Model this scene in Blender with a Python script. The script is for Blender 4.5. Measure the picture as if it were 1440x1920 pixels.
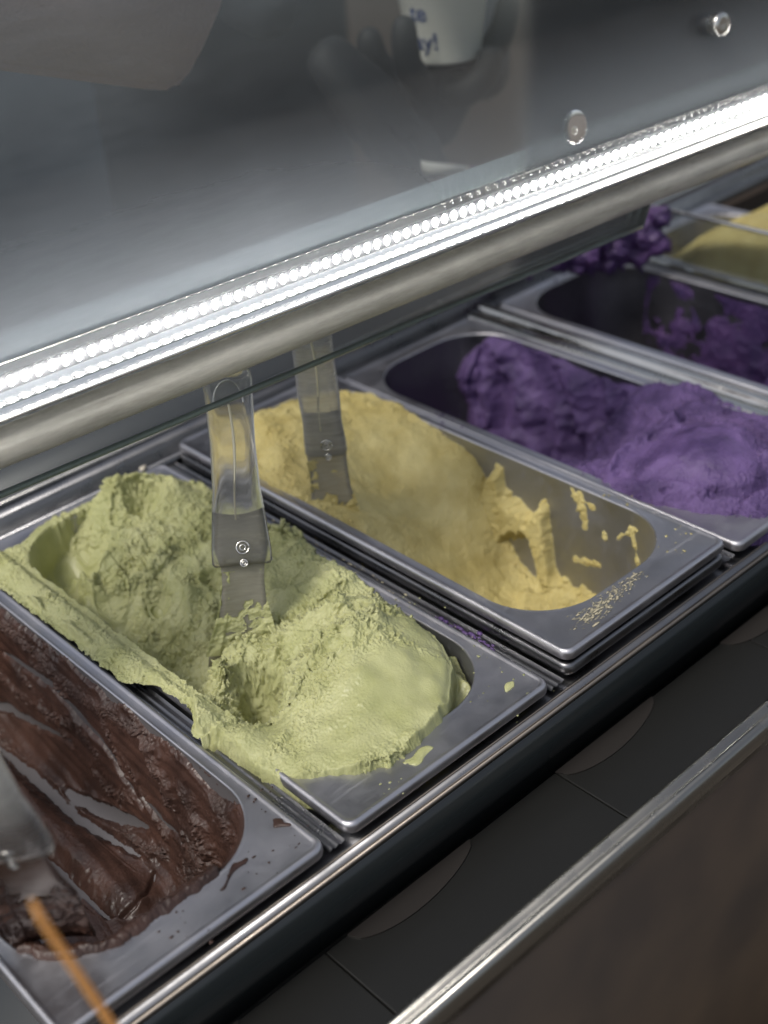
import bpy, bmesh, math, random
import numpy as np
from mathutils import Vector, Matrix
random.seed(7)
S = bpy.context.scene
for o in list(bpy.data.objects): bpy.data.objects.remove(o)
COL = S.collection

# ------------------------------------------------------------------ camera, sky, sun, exposure
cam_d = bpy.data.cameras.new('camera'); cam = bpy.data.objects.new('camera', cam_d); COL.objects.link(cam)
R_ = Vector((0.73408922, -0.67380518, -0.08425909)); U_ = Vector((0.41211714, 0.34345688, 0.84391755)); F_ = Vector((0.53969665, 0.65423539, -0.52981466))
M = Matrix((R_, U_, -F_)).transposed().to_4x4(); M.translation = Vector((-0.29692908, -0.41658836, 0.51712074))
cam.matrix_world = M
cam_d.sensor_fit = 'VERTICAL'; cam_d.sensor_height = 36.0; cam_d.lens = 36 * 2454.55 / 1920
cam_d.clip_start = 0.01; cam_d.clip_end = 500
cam_d.dof.use_dof = True; cam_d.dof.focus_distance = 0.79; cam_d.dof.aperture_fstop = 4.9
S.camera = cam
S.render.resolution_x = 768; S.render.resolution_y = 1024
SUN_EL, SUN_AZ = math.radians(56), math.radians(-92)     # azimuth: from +Y towards +X is positive
w = bpy.data.worlds.new("World"); S.world = w; w.use_nodes = True
nt = w.node_tree; bg = nt.nodes['Background']
sky = nt.nodes.new('ShaderNodeTexSky'); sky.sky_type = 'NISHITA'; sky.sun_disc = False
sky.sun_elevation = SUN_EL; sky.sun_rotation = SUN_AZ; sky.dust_density = 3.0; sky.air_density = 1.0
hs = nt.nodes.new('ShaderNodeHueSaturation'); hs.inputs['Saturation'].default_value = .45     # the camera's white balance leaves the sky almost neutral
nt.links.new(sky.outputs[0], hs.inputs['Color']); nt.links.new(hs.outputs[0], bg.inputs[0]); bg.inputs[1].default_value = 0.13
sd = bpy.data.lights.new('sun', 'SUN'); sd.energy = 1.7; sd.angle = math.radians(15); sd.color = (1.0, 0.95, 0.87)
so = bpy.data.objects.new('sun', sd); COL.objects.link(so)
dirv = Vector((math.sin(SUN_AZ) * math.cos(SUN_EL), math.cos(SUN_AZ) * math.cos(SUN_EL), math.sin(SUN_EL)))
so.rotation_euler = dirv.to_track_quat('Z', 'Y').to_euler()
S.view_settings.view_transform = 'Standard'; S.view_settings.look = 'None'; S.view_settings.exposure = 0.18; S.view_settings.gamma = 1
S.render.engine = 'CYCLES'
S.cycles.max_bounces = 10; S.cycles.transparent_max_bounces = 16; S.cycles.transmission_bounces = 8
S.cycles.caustics_reflective = False; S.cycles.caustics_refractive = False

# ------------------------------------------------------------------ numpy noise
_rng = np.random.RandomState(11)
_perm = _rng.permutation(256); _perm = np.concatenate([_perm, _perm, _perm])
_g = _rng.normal(size=(256, 3)); _g /= np.linalg.norm(_g, axis=1)[:, None]
def perlin(P, sc, seed=0):
    Q = P / sc + seed * 17.31
    I = np.floor(Q).astype(int); Fr = Q - I; I &= 255
    u = Fr * Fr * Fr * (Fr * (Fr * 6 - 15) + 10)
    out = np.zeros(len(P))
    for dx in (0, 1):
        for dy in (0, 1):
            for dz in (0, 1):
                h = _perm[_perm[_perm[(I[:, 0] + dx) & 255] + ((I[:, 1] + dy) & 255)] + ((I[:, 2] + dz) & 255)]
                g = _g[h]
                d = g[:, 0] * (Fr[:, 0] - dx) + g[:, 1] * (Fr[:, 1] - dy) + g[:, 2] * (Fr[:, 2] - dz)
                wx = u[:, 0] if dx else 1 - u[:, 0]; wy = u[:, 1] if dy else 1 - u[:, 1]; wz = u[:, 2] if dz else 1 - u[:, 2]
                out += d * wx * wy * wz
    return out * 1.5
def sst(a, b, x):
    t = np.clip((x - a) / (b - a), 0, 1); return t * t * (3 - 2 * t)
def crumbs(P, seed=0):           # billowy lumps, P in mm, roughly -1..1
    W = P + np.stack([perlin(P, 13, seed + 1), perlin(P, 13, seed + 2), perlin(P, 13, seed + 3)], 1) * 7.0
    W = W + np.stack([perlin(P, 4, seed + 11), perlin(P, 4, seed + 12), perlin(P, 4, seed + 13)], 1) * 2.0
    m = sst(-.35, .45, perlin(P, 19, seed + 20)); m2 = sst(-.3, .5, perlin(P, 8, seed + 21))
    a = perlin(W, 14, seed + 4) * 1.3
    b = np.abs(perlin(W, 7.5, seed + 5)) * 2.0
    c = np.abs(perlin(W, 3.4, seed + 6)) * 2.0
    d = np.abs(perlin(W, 1.7, seed + 7)) * 2.0
    e = perlin(P, 1.15, seed + 8)
    return a * .45 + (b - .55) * (.30 + .45 * m) + (c - .55) * (.24 + .75 * m * m2 + .2 * m2) + (d - .55) * (.18 + .36 * m2) + e * (.14 + .14 * m2)
def fine(P, seed=0):
    return (np.abs(perlin(P, 2.4, seed + 9)) + .5 * np.abs(perlin(P, 1.3, seed + 10)) - .5)
def seg_dist(X, Y, pts):          # distance to polyline and fraction along it
    best = np.full(X.shape, 1e9); fr = np.zeros(X.shape); L = 0; tot = sum(math.dist(pts[i], pts[i + 1]) for i in range(len(pts) - 1))
    for i in range(len(pts) - 1):
        ax, ay = pts[i]; bx, by = pts[i + 1]; l2 = (bx - ax) ** 2 + (by - ay) ** 2; l = math.sqrt(l2)
        t = np.clip(((X - ax) * (bx - ax) + (Y - ay) * (by - ay)) / l2, 0, 1)
        d = np.hypot(X - ax - t * (bx - ax), Y - ay - t * (by - ay))
        m = d < best; best = np.where(m, d, best); fr = np.where(m, (L + t * l) / tot, fr); L += l
    return best, fr
def blob(X, Y, x, y, rx, ry, ang=0):
    c, s = math.cos(math.radians(ang)), math.sin(math.radians(ang))
    u = ((X - x) * c + (Y - y) * s) / rx; v = (-(X - x) * s + (Y - y) * c) / ry
    return np.exp(-(u * u + v * v))
def rbf(pts, X, Y, smooth=2.0):
    p = np.array(pts, float); n = len(p)
    def k(r2): return .5 * r2 * np.log(r2 + 1e-6)
    d2 = (p[:, None, 0] - p[None, :, 0]) ** 2 + (p[:, None, 1] - p[None, :, 1]) ** 2
    A = np.zeros((n + 3, n + 3)); A[:n, :n] = k(d2) + np.eye(n) * smooth * 20; A[:n, n] = 1; A[:n, n + 1:] = p[:, :2]; A[n:, :n] = A[:n, n:].T
    c = np.linalg.solve(A, np.concatenate([p[:, 2], [0, 0, 0]]))
    out = c[n] + c[n + 1] * X + c[n + 2] * Y
    for i in range(n): out = out + c[i] * k((X - p[i, 0]) ** 2 + (Y - p[i, 1]) ** 2)
    return out
def smin(a, b, k):
    h = np.clip(.5 + .5 * (b - a) / k, 0, 1); return b * (1 - h) + a * h - k * h * (1 - h)
def smax(a, b, k): return -smin(-a, -b, k)

# ------------------------------------------------------------------ materials
def new_mat(name):
    m = bpy.data.materials.new(name); m.use_nodes = True
    return m, m.node_tree, m.node_tree.nodes['Principled BSDF']
def add_bump(nt, b, scales, dist, strength=1.0, kind='noise'):
    tc = nt.nodes.new('ShaderNodeTexCoord'); prev = None
    for sc, wgt in scales:
        n = nt.nodes.new('ShaderNodeTexNoise'); n.inputs['Scale'].default_value = sc; n.inputs['Detail'].default_value = 4
        nt.links.new(tc.outputs['Object'], n.inputs['Vector'])
        mu = nt.nodes.new('ShaderNodeMath'); mu.operation = 'MULTIPLY_ADD'; mu.inputs[1].default_value = wgt
        nt.links.new(n.outputs['Fac'], mu.inputs[0])
        if prev: nt.links.new(prev.outputs[0], mu.inputs[2])
        else: mu.inputs[2].default_value = 0
        prev = mu
    bp = nt.nodes.new('ShaderNodeBump'); bp.inputs['Distance'].default_value = dist; bp.inputs['Strength'].default_value = strength
    nt.links.new(prev.outputs[0], bp.inputs['Height']); nt.links.new(bp.outputs[0], b.inputs['Normal'])
    return tc
def simple(name, col, rough=.5, metal=0.0, bump=None, **kw):
    m, nt, b = new_mat(name)
    b.inputs['Base Color'].default_value = (*col, 1); b.inputs['Roughness'].default_value = rough; b.inputs['Metallic'].default_value = metal
    for k, v in kw.items(): b.inputs[k.replace('_', ' ')].default_value = v
    if bump: add_bump(nt, b, bump[0], bump[1], bump[2] if len(bump) > 2 else 1)
    return m
def ice_mat(name, c1, c2, rough=.55, sss=.25, bump=.0006, spec=.4, melt=None):
    m, nt, b = new_mat(name)
    tc = add_bump(nt, b, [(420, .6), (1000, .5)], bump * 2.6)
    n = nt.nodes.new('ShaderNodeTexNoise'); n.inputs['Scale'].default_value = 38; n.inputs['Detail'].default_value = 6
    nt.links.new(tc.outputs['Object'], n.inputs['Vector'])
    r = nt.nodes.new('ShaderNodeValToRGB'); r.color_ramp.elements[0].position = .35; r.color_ramp.elements[1].position = .65
    r.color_ramp.elements[0].color = (*c1, 1); r.color_ramp.elements[1].color = (*c2, 1)
    nt.links.new(n.outputs['Fac'], r.inputs[0]); nt.links.new(r.outputs[0], b.inputs['Base Color'])
    b.inputs['Subsurface Weight'].default_value = sss; b.inputs['Subsurface Scale'].default_value = .004
    b.inputs['Subsurface Radius'].default_value = (1, .9, .5)
    b.inputs['Specular IOR Level'].default_value = spec
    at = nt.nodes.new('ShaderNodeAttribute'); at.attribute_name = 'crumb'
    ms = nt.nodes.new('ShaderNodeMapRange'); ms.inputs['To Min'].default_value = .28; ms.inputs['To Max'].default_value = 1; nt.links.new(at.outputs['Fac'], ms.inputs[0])
    nt.links.new(ms.outputs[0], [n for n in nt.nodes if n.type == 'BUMP'][0].inputs['Strength'])
    mr = nt.nodes.new('ShaderNodeMapRange'); mr.inputs['To Min'].default_value = melt if melt else rough - .12; mr.inputs['To Max'].default_value = rough + .15
    nt.links.new(at.outputs['Fac'], mr.inputs[0]); nt.links.new(mr.outputs[0], b.inputs['Roughness'])
    return m
MAT = {}
MAT['green'] = ice_mat('pistachio gelato', (.375, .385, .175), (.475, .478, .25), .6, .25, .0005, melt=.30)
MAT['yellow'] = ice_mat('mango gelato', (.49, .40, .15), (.60, .515, .23), .6, .25, .0006)
MAT['purple'] = ice_mat('ube gelato', (.055, .032, .105), (.145, .090, .235), .55, .12, .0006)
MAT['purple_dark'] = ice_mat('dark purple gelato', (.05, .03, .10), (.10, .05, .16), .55, .1, .0006)
MAT['choc'] = ice_mat('chocolate gelato', (.035, .018, .0135), (.074, .037, .027), .42, .05, .0004, spec=.5, melt=.36)
def steel(name, col, rough, smear=0.0):
    m, nt, b = new_mat(name)
    b.inputs['Metallic'].default_value = 1
    tc = add_bump(nt, b, [(60, .7), (900, .05)], .0004, .35)
    n = nt.nodes.new('ShaderNodeTexNoise'); n.inputs['Scale'].default_value = 22; n.inputs['Detail'].default_value = 8; n.inputs['Roughness'].default_value = .65
    nt.links.new(tc.outputs['Object'], n.inputs['Vector'])
    mr = nt.nodes.new('ShaderNodeMapRange'); mr.inputs['From Min'].default_value = .35; mr.inputs['From Max'].default_value = .7
    mr.inputs['To Min'].default_value = rough - .07; mr.inputs['To Max'].default_value = rough + .2
    nt.links.new(n.outputs['Fac'], mr.inputs[0]); nt.links.new(mr.outputs[0], b.inputs['Roughness'])
    mp = nt.nodes.new('ShaderNodeMapping'); mp.inputs['Rotation'].default_value = (0, 0, .5); mp.inputs['Scale'].default_value = (14, 420, 60); nt.links.new(tc.outputs['Object'], mp.inputs[0])
    ns = nt.nodes.new('ShaderNodeTexNoise'); ns.inputs['Scale'].default_value = 1; ns.inputs['Detail'].default_value = 3; nt.links.new(mp.outputs[0], ns.inputs['Vector'])
    ms = nt.nodes.new('ShaderNodeMapRange'); ms.inputs['From Min'].default_value = .62; ms.inputs['From Max'].default_value = .72; ms.inputs['To Max'].default_value = .16; nt.links.new(ns.outputs['Fac'], ms.inputs[0])
    ar = nt.nodes.new('ShaderNodeMath'); ar.operation = 'ADD'; nt.links.new(mr.outputs[0], ar.inputs[0]); nt.links.new(ms.outputs[0], ar.inputs[1]); nt.links.new(ar.outputs[0], b.inputs['Roughness'])
    r = nt.nodes.new('ShaderNodeValToRGB'); r.color_ramp.elements[0].position = .3; r.color_ramp.elements[1].position = .75
    r.color_ramp.elements[0].color = (*col, 1); r.color_ramp.elements[1].color = (*[c * .82 for c in col], 1)
    nt.links.new(n.outputs['Fac'], r.inputs[0]); nt.links.new(r.outputs[0], b.inputs['Base Color'])
    return m
MAT['steel'] = steel('satin steel pan', (.58, .57, .60), .36)
MAT['basin'] = steel('dull steel basin', (.42, .42, .44), .44)
MAT['basin_dark'] = steel('stained steel basin', (.17, .165, .185), .42)
MAT['film'] = simple('steel under a dull film', (.15, .14, .143), .5, .35, ([(120, 1)], .0003, .5))
MAT['steel_dark'] = steel('dark steel', (.22, .22, .23), .28)
MAT['chrome'] = steel('polished steel', (.62, .61, .58), .12)
MAT['rail'] = steel('brushed rail', (.24, .235, .22), .2)
MAT['nose'] = steel('worn ledge steel', (.25, .22, .19), .34)
MAT['mirror'] = simple('bright reflector', (.93, .93, .92), .16, 1)
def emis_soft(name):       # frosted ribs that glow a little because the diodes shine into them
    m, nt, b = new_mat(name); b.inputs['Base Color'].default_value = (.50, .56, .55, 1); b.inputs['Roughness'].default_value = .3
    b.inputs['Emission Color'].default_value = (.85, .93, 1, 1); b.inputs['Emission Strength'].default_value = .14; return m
def glassy(name, col, rough, transp, diff=0.0, dcol=(.8, .85, .9), scratches=True, ior=1.45, refr=False, haze_glow=0.0):
    """clear sheet: transparent + fresnel gloss + a little dusty diffuse"""
    m = bpy.data.materials.new(name); m.use_nodes = True; nt = m.node_tree; nt.nodes.clear()
    out = nt.nodes.new('ShaderNodeOutputMaterial')
    tr = nt.nodes.new('ShaderNodeBsdfTransparent'); tr.inputs[0].default_value = (*col, 1)
    gl = nt.nodes.new('ShaderNodeBsdfGlossy'); gl.inputs['Roughness'].default_value = rough; gl.inputs[0].default_value = (1, 1, 1, 1)
    fr = nt.nodes.new('ShaderNodeFresnel'); fr.inputs[0].default_value = ior
    m1 = nt.nodes.new('ShaderNodeMixShader'); nt.links.new(fr.outputs[0], m1.inputs[0]); nt.links.new(tr.outputs[0], m1.inputs[1]); nt.links.new(gl.outputs[0], m1.inputs[2])
    last = m1
    if refr:
        g = nt.nodes.new('ShaderNodeBsdfGlass'); g.inputs['Roughness'].default_value = rough; g.inputs['IOR'].default_value = 1.35; g.inputs[0].default_value = (*col, 1)
        m3 = nt.nodes.new('ShaderNodeMixShader'); m3.inputs[0].default_value = refr
        nt.links.new(last.outputs[0], m3.inputs[1]); nt.links.new(g.outputs[0], m3.inputs[2]); last = m3
    if diff:
        df = nt.nodes.new('ShaderNodeBsdfDiffuse'); df.inputs[0].default_value = (*dcol, 1)
        tl = nt.nodes.new('ShaderNodeBsdfTranslucent'); tl.inputs[0].default_value = (*dcol, 1)
        m2 = nt.nodes.new('ShaderNodeMixShader'); m2.inputs[0].default_value = .5; nt.links.new(df.outputs[0], m2.inputs[1]); nt.links.new(tl.outputs[0], m2.inputs[2])
        tc = nt.nodes.new('ShaderNodeTexCoord'); mp = nt.nodes.new('ShaderNodeMapping'); mp.inputs['Rotation'].default_value = (0, .35, 0); mp.inputs['Scale'].default_value = (1, 1, 7)
        nt.links.new(tc.outputs['Object'], mp.inputs[0])
        n = nt.nodes.new('ShaderNodeTexNoise'); n.inputs['Scale'].default_value = 26; n.inputs['Detail'].default_value = 9; n.inputs['Roughness'].default_value = .7
        nt.links.new(mp.outputs[0], n.inputs['Vector'])
        n2 = nt.nodes.new('ShaderNodeTexNoise'); n2.inputs['Scale'].default_value = 7; n2.inputs['Detail'].default_value = 5
        nt.links.new(tc.outputs['Object'], n2.inputs['Vector'])
        mu = nt.nodes.new('ShaderNodeMath'); mu.operation = 'MULTIPLY'; nt.links.new(n.outputs['Fac'], mu.inputs[0]); nt.links.new(n2.outputs['Fac'], mu.inputs[1])
        mr = nt.nodes.new('ShaderNodeMapRange'); mr.inputs['From Min'].default_value = .12; mr.inputs['From Max'].default_value = .42
        mr.inputs['To Min'].default_value = diff * .6; mr.inputs['To Max'].default_value = diff * 1.5
        nt.links.new(mu.outputs[0], mr.inputs[0])
        if haze_glow:       # the bar's glow painted as haze low on the sheet, weaker to the right
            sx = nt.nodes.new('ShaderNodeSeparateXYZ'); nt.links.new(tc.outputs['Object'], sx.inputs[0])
            mz = nt.nodes.new('ShaderNodeMapRange'); mz.inputs['From Min'].default_value = .215; mz.inputs['From Max'].default_value = .325; mz.inputs['To Min'].default_value = haze_glow; mz.inputs['To Max'].default_value = 0; mz.interpolation_type = 'SMOOTHERSTEP'
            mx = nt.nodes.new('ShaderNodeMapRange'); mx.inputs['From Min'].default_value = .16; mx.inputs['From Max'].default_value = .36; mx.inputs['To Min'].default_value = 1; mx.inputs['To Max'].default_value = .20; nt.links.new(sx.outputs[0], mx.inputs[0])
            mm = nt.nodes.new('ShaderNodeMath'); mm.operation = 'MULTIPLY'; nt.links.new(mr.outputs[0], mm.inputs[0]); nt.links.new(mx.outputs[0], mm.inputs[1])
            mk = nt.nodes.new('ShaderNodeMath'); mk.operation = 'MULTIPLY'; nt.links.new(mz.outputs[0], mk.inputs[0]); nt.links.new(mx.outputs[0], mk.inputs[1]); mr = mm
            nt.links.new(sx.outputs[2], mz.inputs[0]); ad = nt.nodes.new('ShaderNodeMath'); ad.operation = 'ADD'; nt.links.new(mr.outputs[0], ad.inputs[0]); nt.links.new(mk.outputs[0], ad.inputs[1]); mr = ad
        m4 = nt.nodes.new('ShaderNodeMixShader'); nt.links.new(mr.outputs[0], m4.inputs[0]); nt.links.new(last.outputs[0], m4.inputs[1]); nt.links.new(m2.outputs[0], m4.inputs[2]); last = m4
    nt.links.new(last.outputs[0], out.inputs[0])
    return m
MAT['pane'] = glassy('dusty glass', (.88, .91, .91), .03, 1, .09, (.82, .86, .90), haze_glow=.5)
MAT['thin_glass'] = glassy('clean glass', (.92, .94, .93), .03, 1, .04)
MAT['glass_edge'] = glassy('glass edge', (.45, .55, .5), .05, 1, .35, (.55, .62, .58))
MAT['cover'] = glassy('hazed clear cover', (.96, .97, .96), .06, 1, .06, (.88, .92, .96))  # the haze in this cover stands for the bloom of the diodes
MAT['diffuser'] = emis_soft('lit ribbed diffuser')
MAT['ribbed'] = glassy('ribbed clear acrylic', (.80, .84, .82), .12, 1, .5, (.86, .90, .88))
MAT['clear'] = glassy('clear plastic', (.96, .96, .94), .05, 1, .07, (.85, .85, .80), refr=.62)
MAT['milky'] = glassy('scuffed milky plastic', (.95, .95, .93), .08, 1, .36, (.85, .85, .84), refr=.4)
MAT['frost_brown'] = glassy('chocolate stained plastic', (.75, .62, .55), .2, 1, .5, (.22, .15, .12))
MAT['tube'] = glassy('scuffed clear acrylic tube', (.86, .86, .82), .16, 1, .42, (.88, .86, .78), refr=.35)
MAT['frost'] = glassy('frosted plastic', (.90, .88, .84), .2, 1, .60, (.50, .48, .42))
MAT['frost2'] = glassy('frosted plastic core', (.80, .78, .74), .2, 1, .45, (.36, .35, .33))
MAT['shelf'] = simple('dark blue grey shelf', (.03, .035, .045), .35)
MAT['alu'] = steel('satin aluminium', (.86, .84, .76), .36)
MAT['board'] = simple('led board', (.06, .06, .066), .35, .2)
MAT['white'] = simple('matt grey plastic', (.16, .165, .18), .45)
MAT['spine'] = simple('spine in highlight tone', (.75, .70, .5), .3)  # pale tone stands for the bright highlight down the handle
MAT['black'] = simple('black satin panel', (.014, .018, .020), .22)
MAT['well'] = simple('dark well floor', (.015, .015, .014), .34, 0, ([(40, 1)], .0004, .4))
MAT['half_lens'] = simple('brown grey inlay', (.029, .026, .024), .32)
MAT['glove'] = simple('black nitrile glove', (.006, .007, .009), .7, 0, ([(60, 1)], .002, .6))
MAT['cloth'] = simple('dark work clothes', (.020, .024, .030), .85, 0, ([(25, 1), (600, .1)], .004, .8))
MAT['skin'] = simple('skin', (.42, .25, .18), .5)
MAT['hair'] = simple('hair', (.02, .014, .01), .5)
MAT['cup'] = simple('white paper cup', (.88, .85, .76), .5)
MAT['ink'] = simple('blue ink', (.03, .05, .16), .6)
MAT['pink'] = simple('pinkish brown grained leather', (.52, .39, .36), .6, 0, ([(350, 1)], .0012, .9))
MAT['glare'] = glassy('orange glare streak', (1, .85, .65), .3, 1, .62, (1.0, .60, .24))  # colour of the added streak of orange light
MAT['drip'] = simple('milky drip', (.60, .55, .45), .35)
MAT['dry'] = simple('dried cream', (.42, .38, .27), .6)
def emis(name, col, st):
    m = bpy.data.materials.new(name); m.use_nodes = True; nt = m.node_tree; nt.nodes.clear()
    o = nt.nodes.new('ShaderNodeOutputMaterial'); e = nt.nodes.new('ShaderNodeEmission'); e.inputs[0].default_value = (*col, 1); e.inputs[1].default_value = st
    nt.links.new(e.outputs[0], o.inputs[0]); return m
MAT['led'] = emis('lit led', (1.0, .97, .93), 90)
def mottled(name, cols, scale, rough):
    m, nt, b = new_mat(name)
    tc = nt.nodes.new('ShaderNodeTexCoord'); n = nt.nodes.new('ShaderNodeTexNoise'); n.inputs['Scale'].default_value = scale; n.inputs['Detail'].default_value = 3
    nt.links.new(tc.outputs['Object'], n.inputs['Vector'])
    r = nt.nodes.new('ShaderNodeValToRGB'); r.color_ramp.elements[0].position = .35; r.color_ramp.elements[1].position = .68
    r.color_ramp.elements[0].color = (*cols[0], 1); r.color_ramp.elements[1].color = (*cols[1], 1)
    nt.links.new(n.outputs['Fac'], r.inputs[0]); nt.links.new(r.outputs[0], b.inputs['Base Color']); b.inputs['Roughness'].default_value = rough
    return m
MAT['front'] = mottled('case front with painted reflection', ((.015, .008, .003), (.036, .022, .011)), 9, .5)  # brown mottling is a blurred reflection put into the colour
MAT['ground'] = mottled('paved ground', ((.10, .085, .07), (.16, .14, .12)), 3, .9)
MAT['cabinet'] = mottled('brown cabinet', ((.13, .095, .072), (.19, .145, .115)), 4, .5)
MAT['greycab'] = mottled('blue grey cabinet', ((.13, .145, .165), (.21, .23, .25)), 4, .5)

# ------------------------------------------------------------------ object helpers
def tag(o, label=None, cat=None, group=None, kind=None):
    if label: o['label'] = label
    if cat: o['category'] = cat
    if group: o['group'] = group
    if kind: o['kind'] = kind
    return o
def empty(name, loc=(0, 0, 0), **kw):
    o = bpy.data.objects.new(name, None); o.location = loc; o.empty_display_size = .05; COL.objects.link(o); return tag(o, **kw)
def link(name, me, mat, parent=None, smooth=True, **kw):
    o = bpy.data.objects.new(name, me); COL.objects.link(o)
    if mat is not None: me.materials.clear(); me.materials.append(mat)
    if smooth: me.polygons.foreach_set('use_smooth', [True] * len(me.polygons))
    if parent:
        o.parent = parent; o.matrix_parent_inverse = Matrix.Translation(-parent.location)
    return tag(o, **kw)
def mesh_np(name, V, Q):
    me = bpy.data.meshes.new(name); me.vertices.add(len(V)); me.vertices.foreach_set('co', np.asarray(V, np.float32).ravel())
    n = len(Q); me.loops.add(n * 4); me.loops.foreach_set('vertex_index', np.asarray(Q, np.int32).ravel())
    me.polygons.add(n); me.polygons.foreach_set('loop_start', np.arange(0, n * 4, 4, dtype=np.int32)); me.polygons.foreach_set('loop_total', np.full(n, 4, np.int32))
    me.update(calc_edges=True); return me
def grid_faces(n, m, keep=None, close=False):
    i, j = np.meshgrid(np.arange(n - 1), np.arange(m if close else m - 1), indexing='ij'); j2 = (j + 1) % m
    Q = np.stack([i * m + j, (i + 1) * m + j, (i + 1) * m + j2, i * m + j2], -1).reshape(-1, 4)
    if keep is not None: Q = Q[keep.ravel()[Q].any(1)]
    return Q
def compact(V, Q, extra=None):
    used = np.zeros(len(V), bool); used[Q.ravel()] = True; idx = np.cumsum(used) - 1
    return V[used], idx[Q], (extra[used] if extra is not None else None)
def box_bm(bm, x0, x1, y0, y1, z0, z1, bev=0.0):
    g = bmesh.ops.create_cube(bm, size=1)
    for v in g['verts']:
        v.co = Vector(((x0 + x1) / 2 + v.co.x * (x1 - x0), (y0 + y1) / 2 + v.co.y * (y1 - y0), (z0 + z1) / 2 + v.co.z * (z1 - z0)))
    if bev:
        es = list({e for v in g['verts'] for e in v.link_edges})
        bmesh.ops.bevel(bm, geom=es, offset=bev, segments=2, affect='EDGES', profile=.5)
def box(name, mat, b, parent=None, bev=0.0, **kw):
    bm = bmesh.new(); box_bm(bm, *b, bev); me = bpy.data.meshes.new(name); bm.to_mesh(me); bm.free()
    return link(name, me, mat, parent, smooth=False, **kw)
def sweep_x(name, mat, prof, x0, x1, parent=None, closed=True, origin=(0, 0, 0), slope=0.0, n=2, smooth=True, **kw):
    """extrude a (y, z) outline along the row; slope turns the run slightly about the vertical"""
    prof = np.array(prof, float); m = len(prof); V = []
    for x in np.linspace(x0, x1, n):
        for p in prof: V.append((x, p[0] + slope * x, p[1]))
    Q = grid_faces(n, m, close=closed); me = mesh_np(name, np.array(V), Q)
    if closed:
        bm = bmesh.new(); bm.from_mesh(me); bm.verts.ensure_lookup_table()
        for k in (0, (n - 1) * m):
            try: bm.faces.new([bm.verts[k + i] for i in range(m)])
            except Exception: pass
        bmesh.ops.recalc_face_normals(bm, faces=bm.faces); bm.to_mesh(me); bm.free()
    o = link(name, me, mat, parent, smooth=smooth, **kw)
    if smooth:
        me.polygons.foreach_set('use_smooth', [len(p.vertices) == 4 for p in me.polygons])
    return o
def circ(cy, cz, ry, rz=None, n=28, a0=0, a1=360):
    rz = rz or ry
    full = abs(a1 - a0) >= 360
    return [(cy + ry * math.cos(math.radians(a0 + (a1 - a0) * i / (n if full else n - 1))), cz + rz * math.sin(math.radians(a0 + (a1 - a0) * i / (n if full else n - 1)))) for i in range(n)]
def ico(bm, c, r, sub=2, jit=0.0, sc=(1, 1, 1)):
    g = bmesh.ops.create_icosphere(bm, subdivisions=sub, radius=1)
    for v in g['verts']:
        k = 1 + random.uniform(-jit, jit); v.co = Vector((c[0] + v.co.x * r * sc[0] * k, c[1] + v.co.y * r * sc[1] * k, c[2] + v.co.z * r * sc[2] * k))
def roughen(me, amp, seed):
    V = np.zeros(len(me.vertices) * 3); me.vertices.foreach_get('co', V); V = V.reshape(-1, 3); N = np.zeros(V.size); me.vertices.foreach_get('normal', N)
    V = V + N.reshape(-1, 3) * (crumbs(V * 1000, seed) * amp)[:, None]; me.vertices.foreach_set('co', V.ravel()); me.update()
def tube_pts(pts, rad, n=10):
    pts = [Vector(p) for p in pts]; V = []; up = Vector((0.13, .2, 1)).normalized()
    if not hasattr(rad, '__len__'): rad = [rad] * len(pts)
    for i, p in enumerate(pts):
        d = (pts[min(i + 1, len(pts) - 1)] - pts[max(i - 1, 0)]).normalized(); a = d.cross(up).normalized(); b = d.cross(a)
        for k in range(n): t = 2 * math.pi * k / n; V.append(p + (a * math.cos(t) + b * math.sin(t)) * rad[i])
    return np.array(V), grid_faces(len(pts), n, close=True)
def tube(name, mat, pts, rad, parent=None, n=10, **kw):
    V, Q = tube_pts(pts, rad, n); me = mesh_np(name, V, Q)
    bm = bmesh.new(); bm.from_mesh(me); bm.verts.ensure_lookup_table(); m = len(pts)
    for k in (0, (m - 1) * n): bm.faces.new([bm.verts[k + i] for i in range(n)])
    bmesh.ops.recalc_face_normals(bm, faces=bm.faces); bm.to_mesh(me); bm.free()
    return link(name, me, mat, parent, **kw)

# ------------------------------------------------------------------ the setting
gm = bpy.data.meshes.new('ground'); gm.from_pydata([(-150, -150, -.95), (150, -150, -.95), (150, 150, -.95), (-150, 150, -.95)], [], [(0, 1, 2, 3)])
link('ground', gm, MAT['ground'], smooth=False, kind='structure')

# ------------------------------------------------------------------ display case
PX = {'choc': -.180, 'green': 0.0, 'yellow': .180, 'purple': .359, 'dark': .562, 'mango': .745}
PZ = {'choc': 0, 'green': 0, 'yellow': .012, 'purple': 0, 'dark': 0, 'mango': 0}
case = empty('display_case', (.3, .2, -.95), label='long dark metal ice cream display case holding the row of steel pans', cat='display case')
XL, XR = -.45, 1.6
# front ledge the pans rest on, with a bright rolled nose
sweep_x('front_ledge', MAT['steel_dark'], [(.024, -.0235), (-.004, -.0235), (-.004, -.0195), (.0, -.0165), (.024, -.0165)], XL, XR, case, smooth=False)
sweep_x('ledge_nose', MAT['nose'], circ(-.0045, -.0192, .0016, n=14), XL, XR, case)
sweep_x('ledge_groove', MAT['nose'], circ(.0012, -.0162, .0008, n=10), XL, XR, case)
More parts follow.
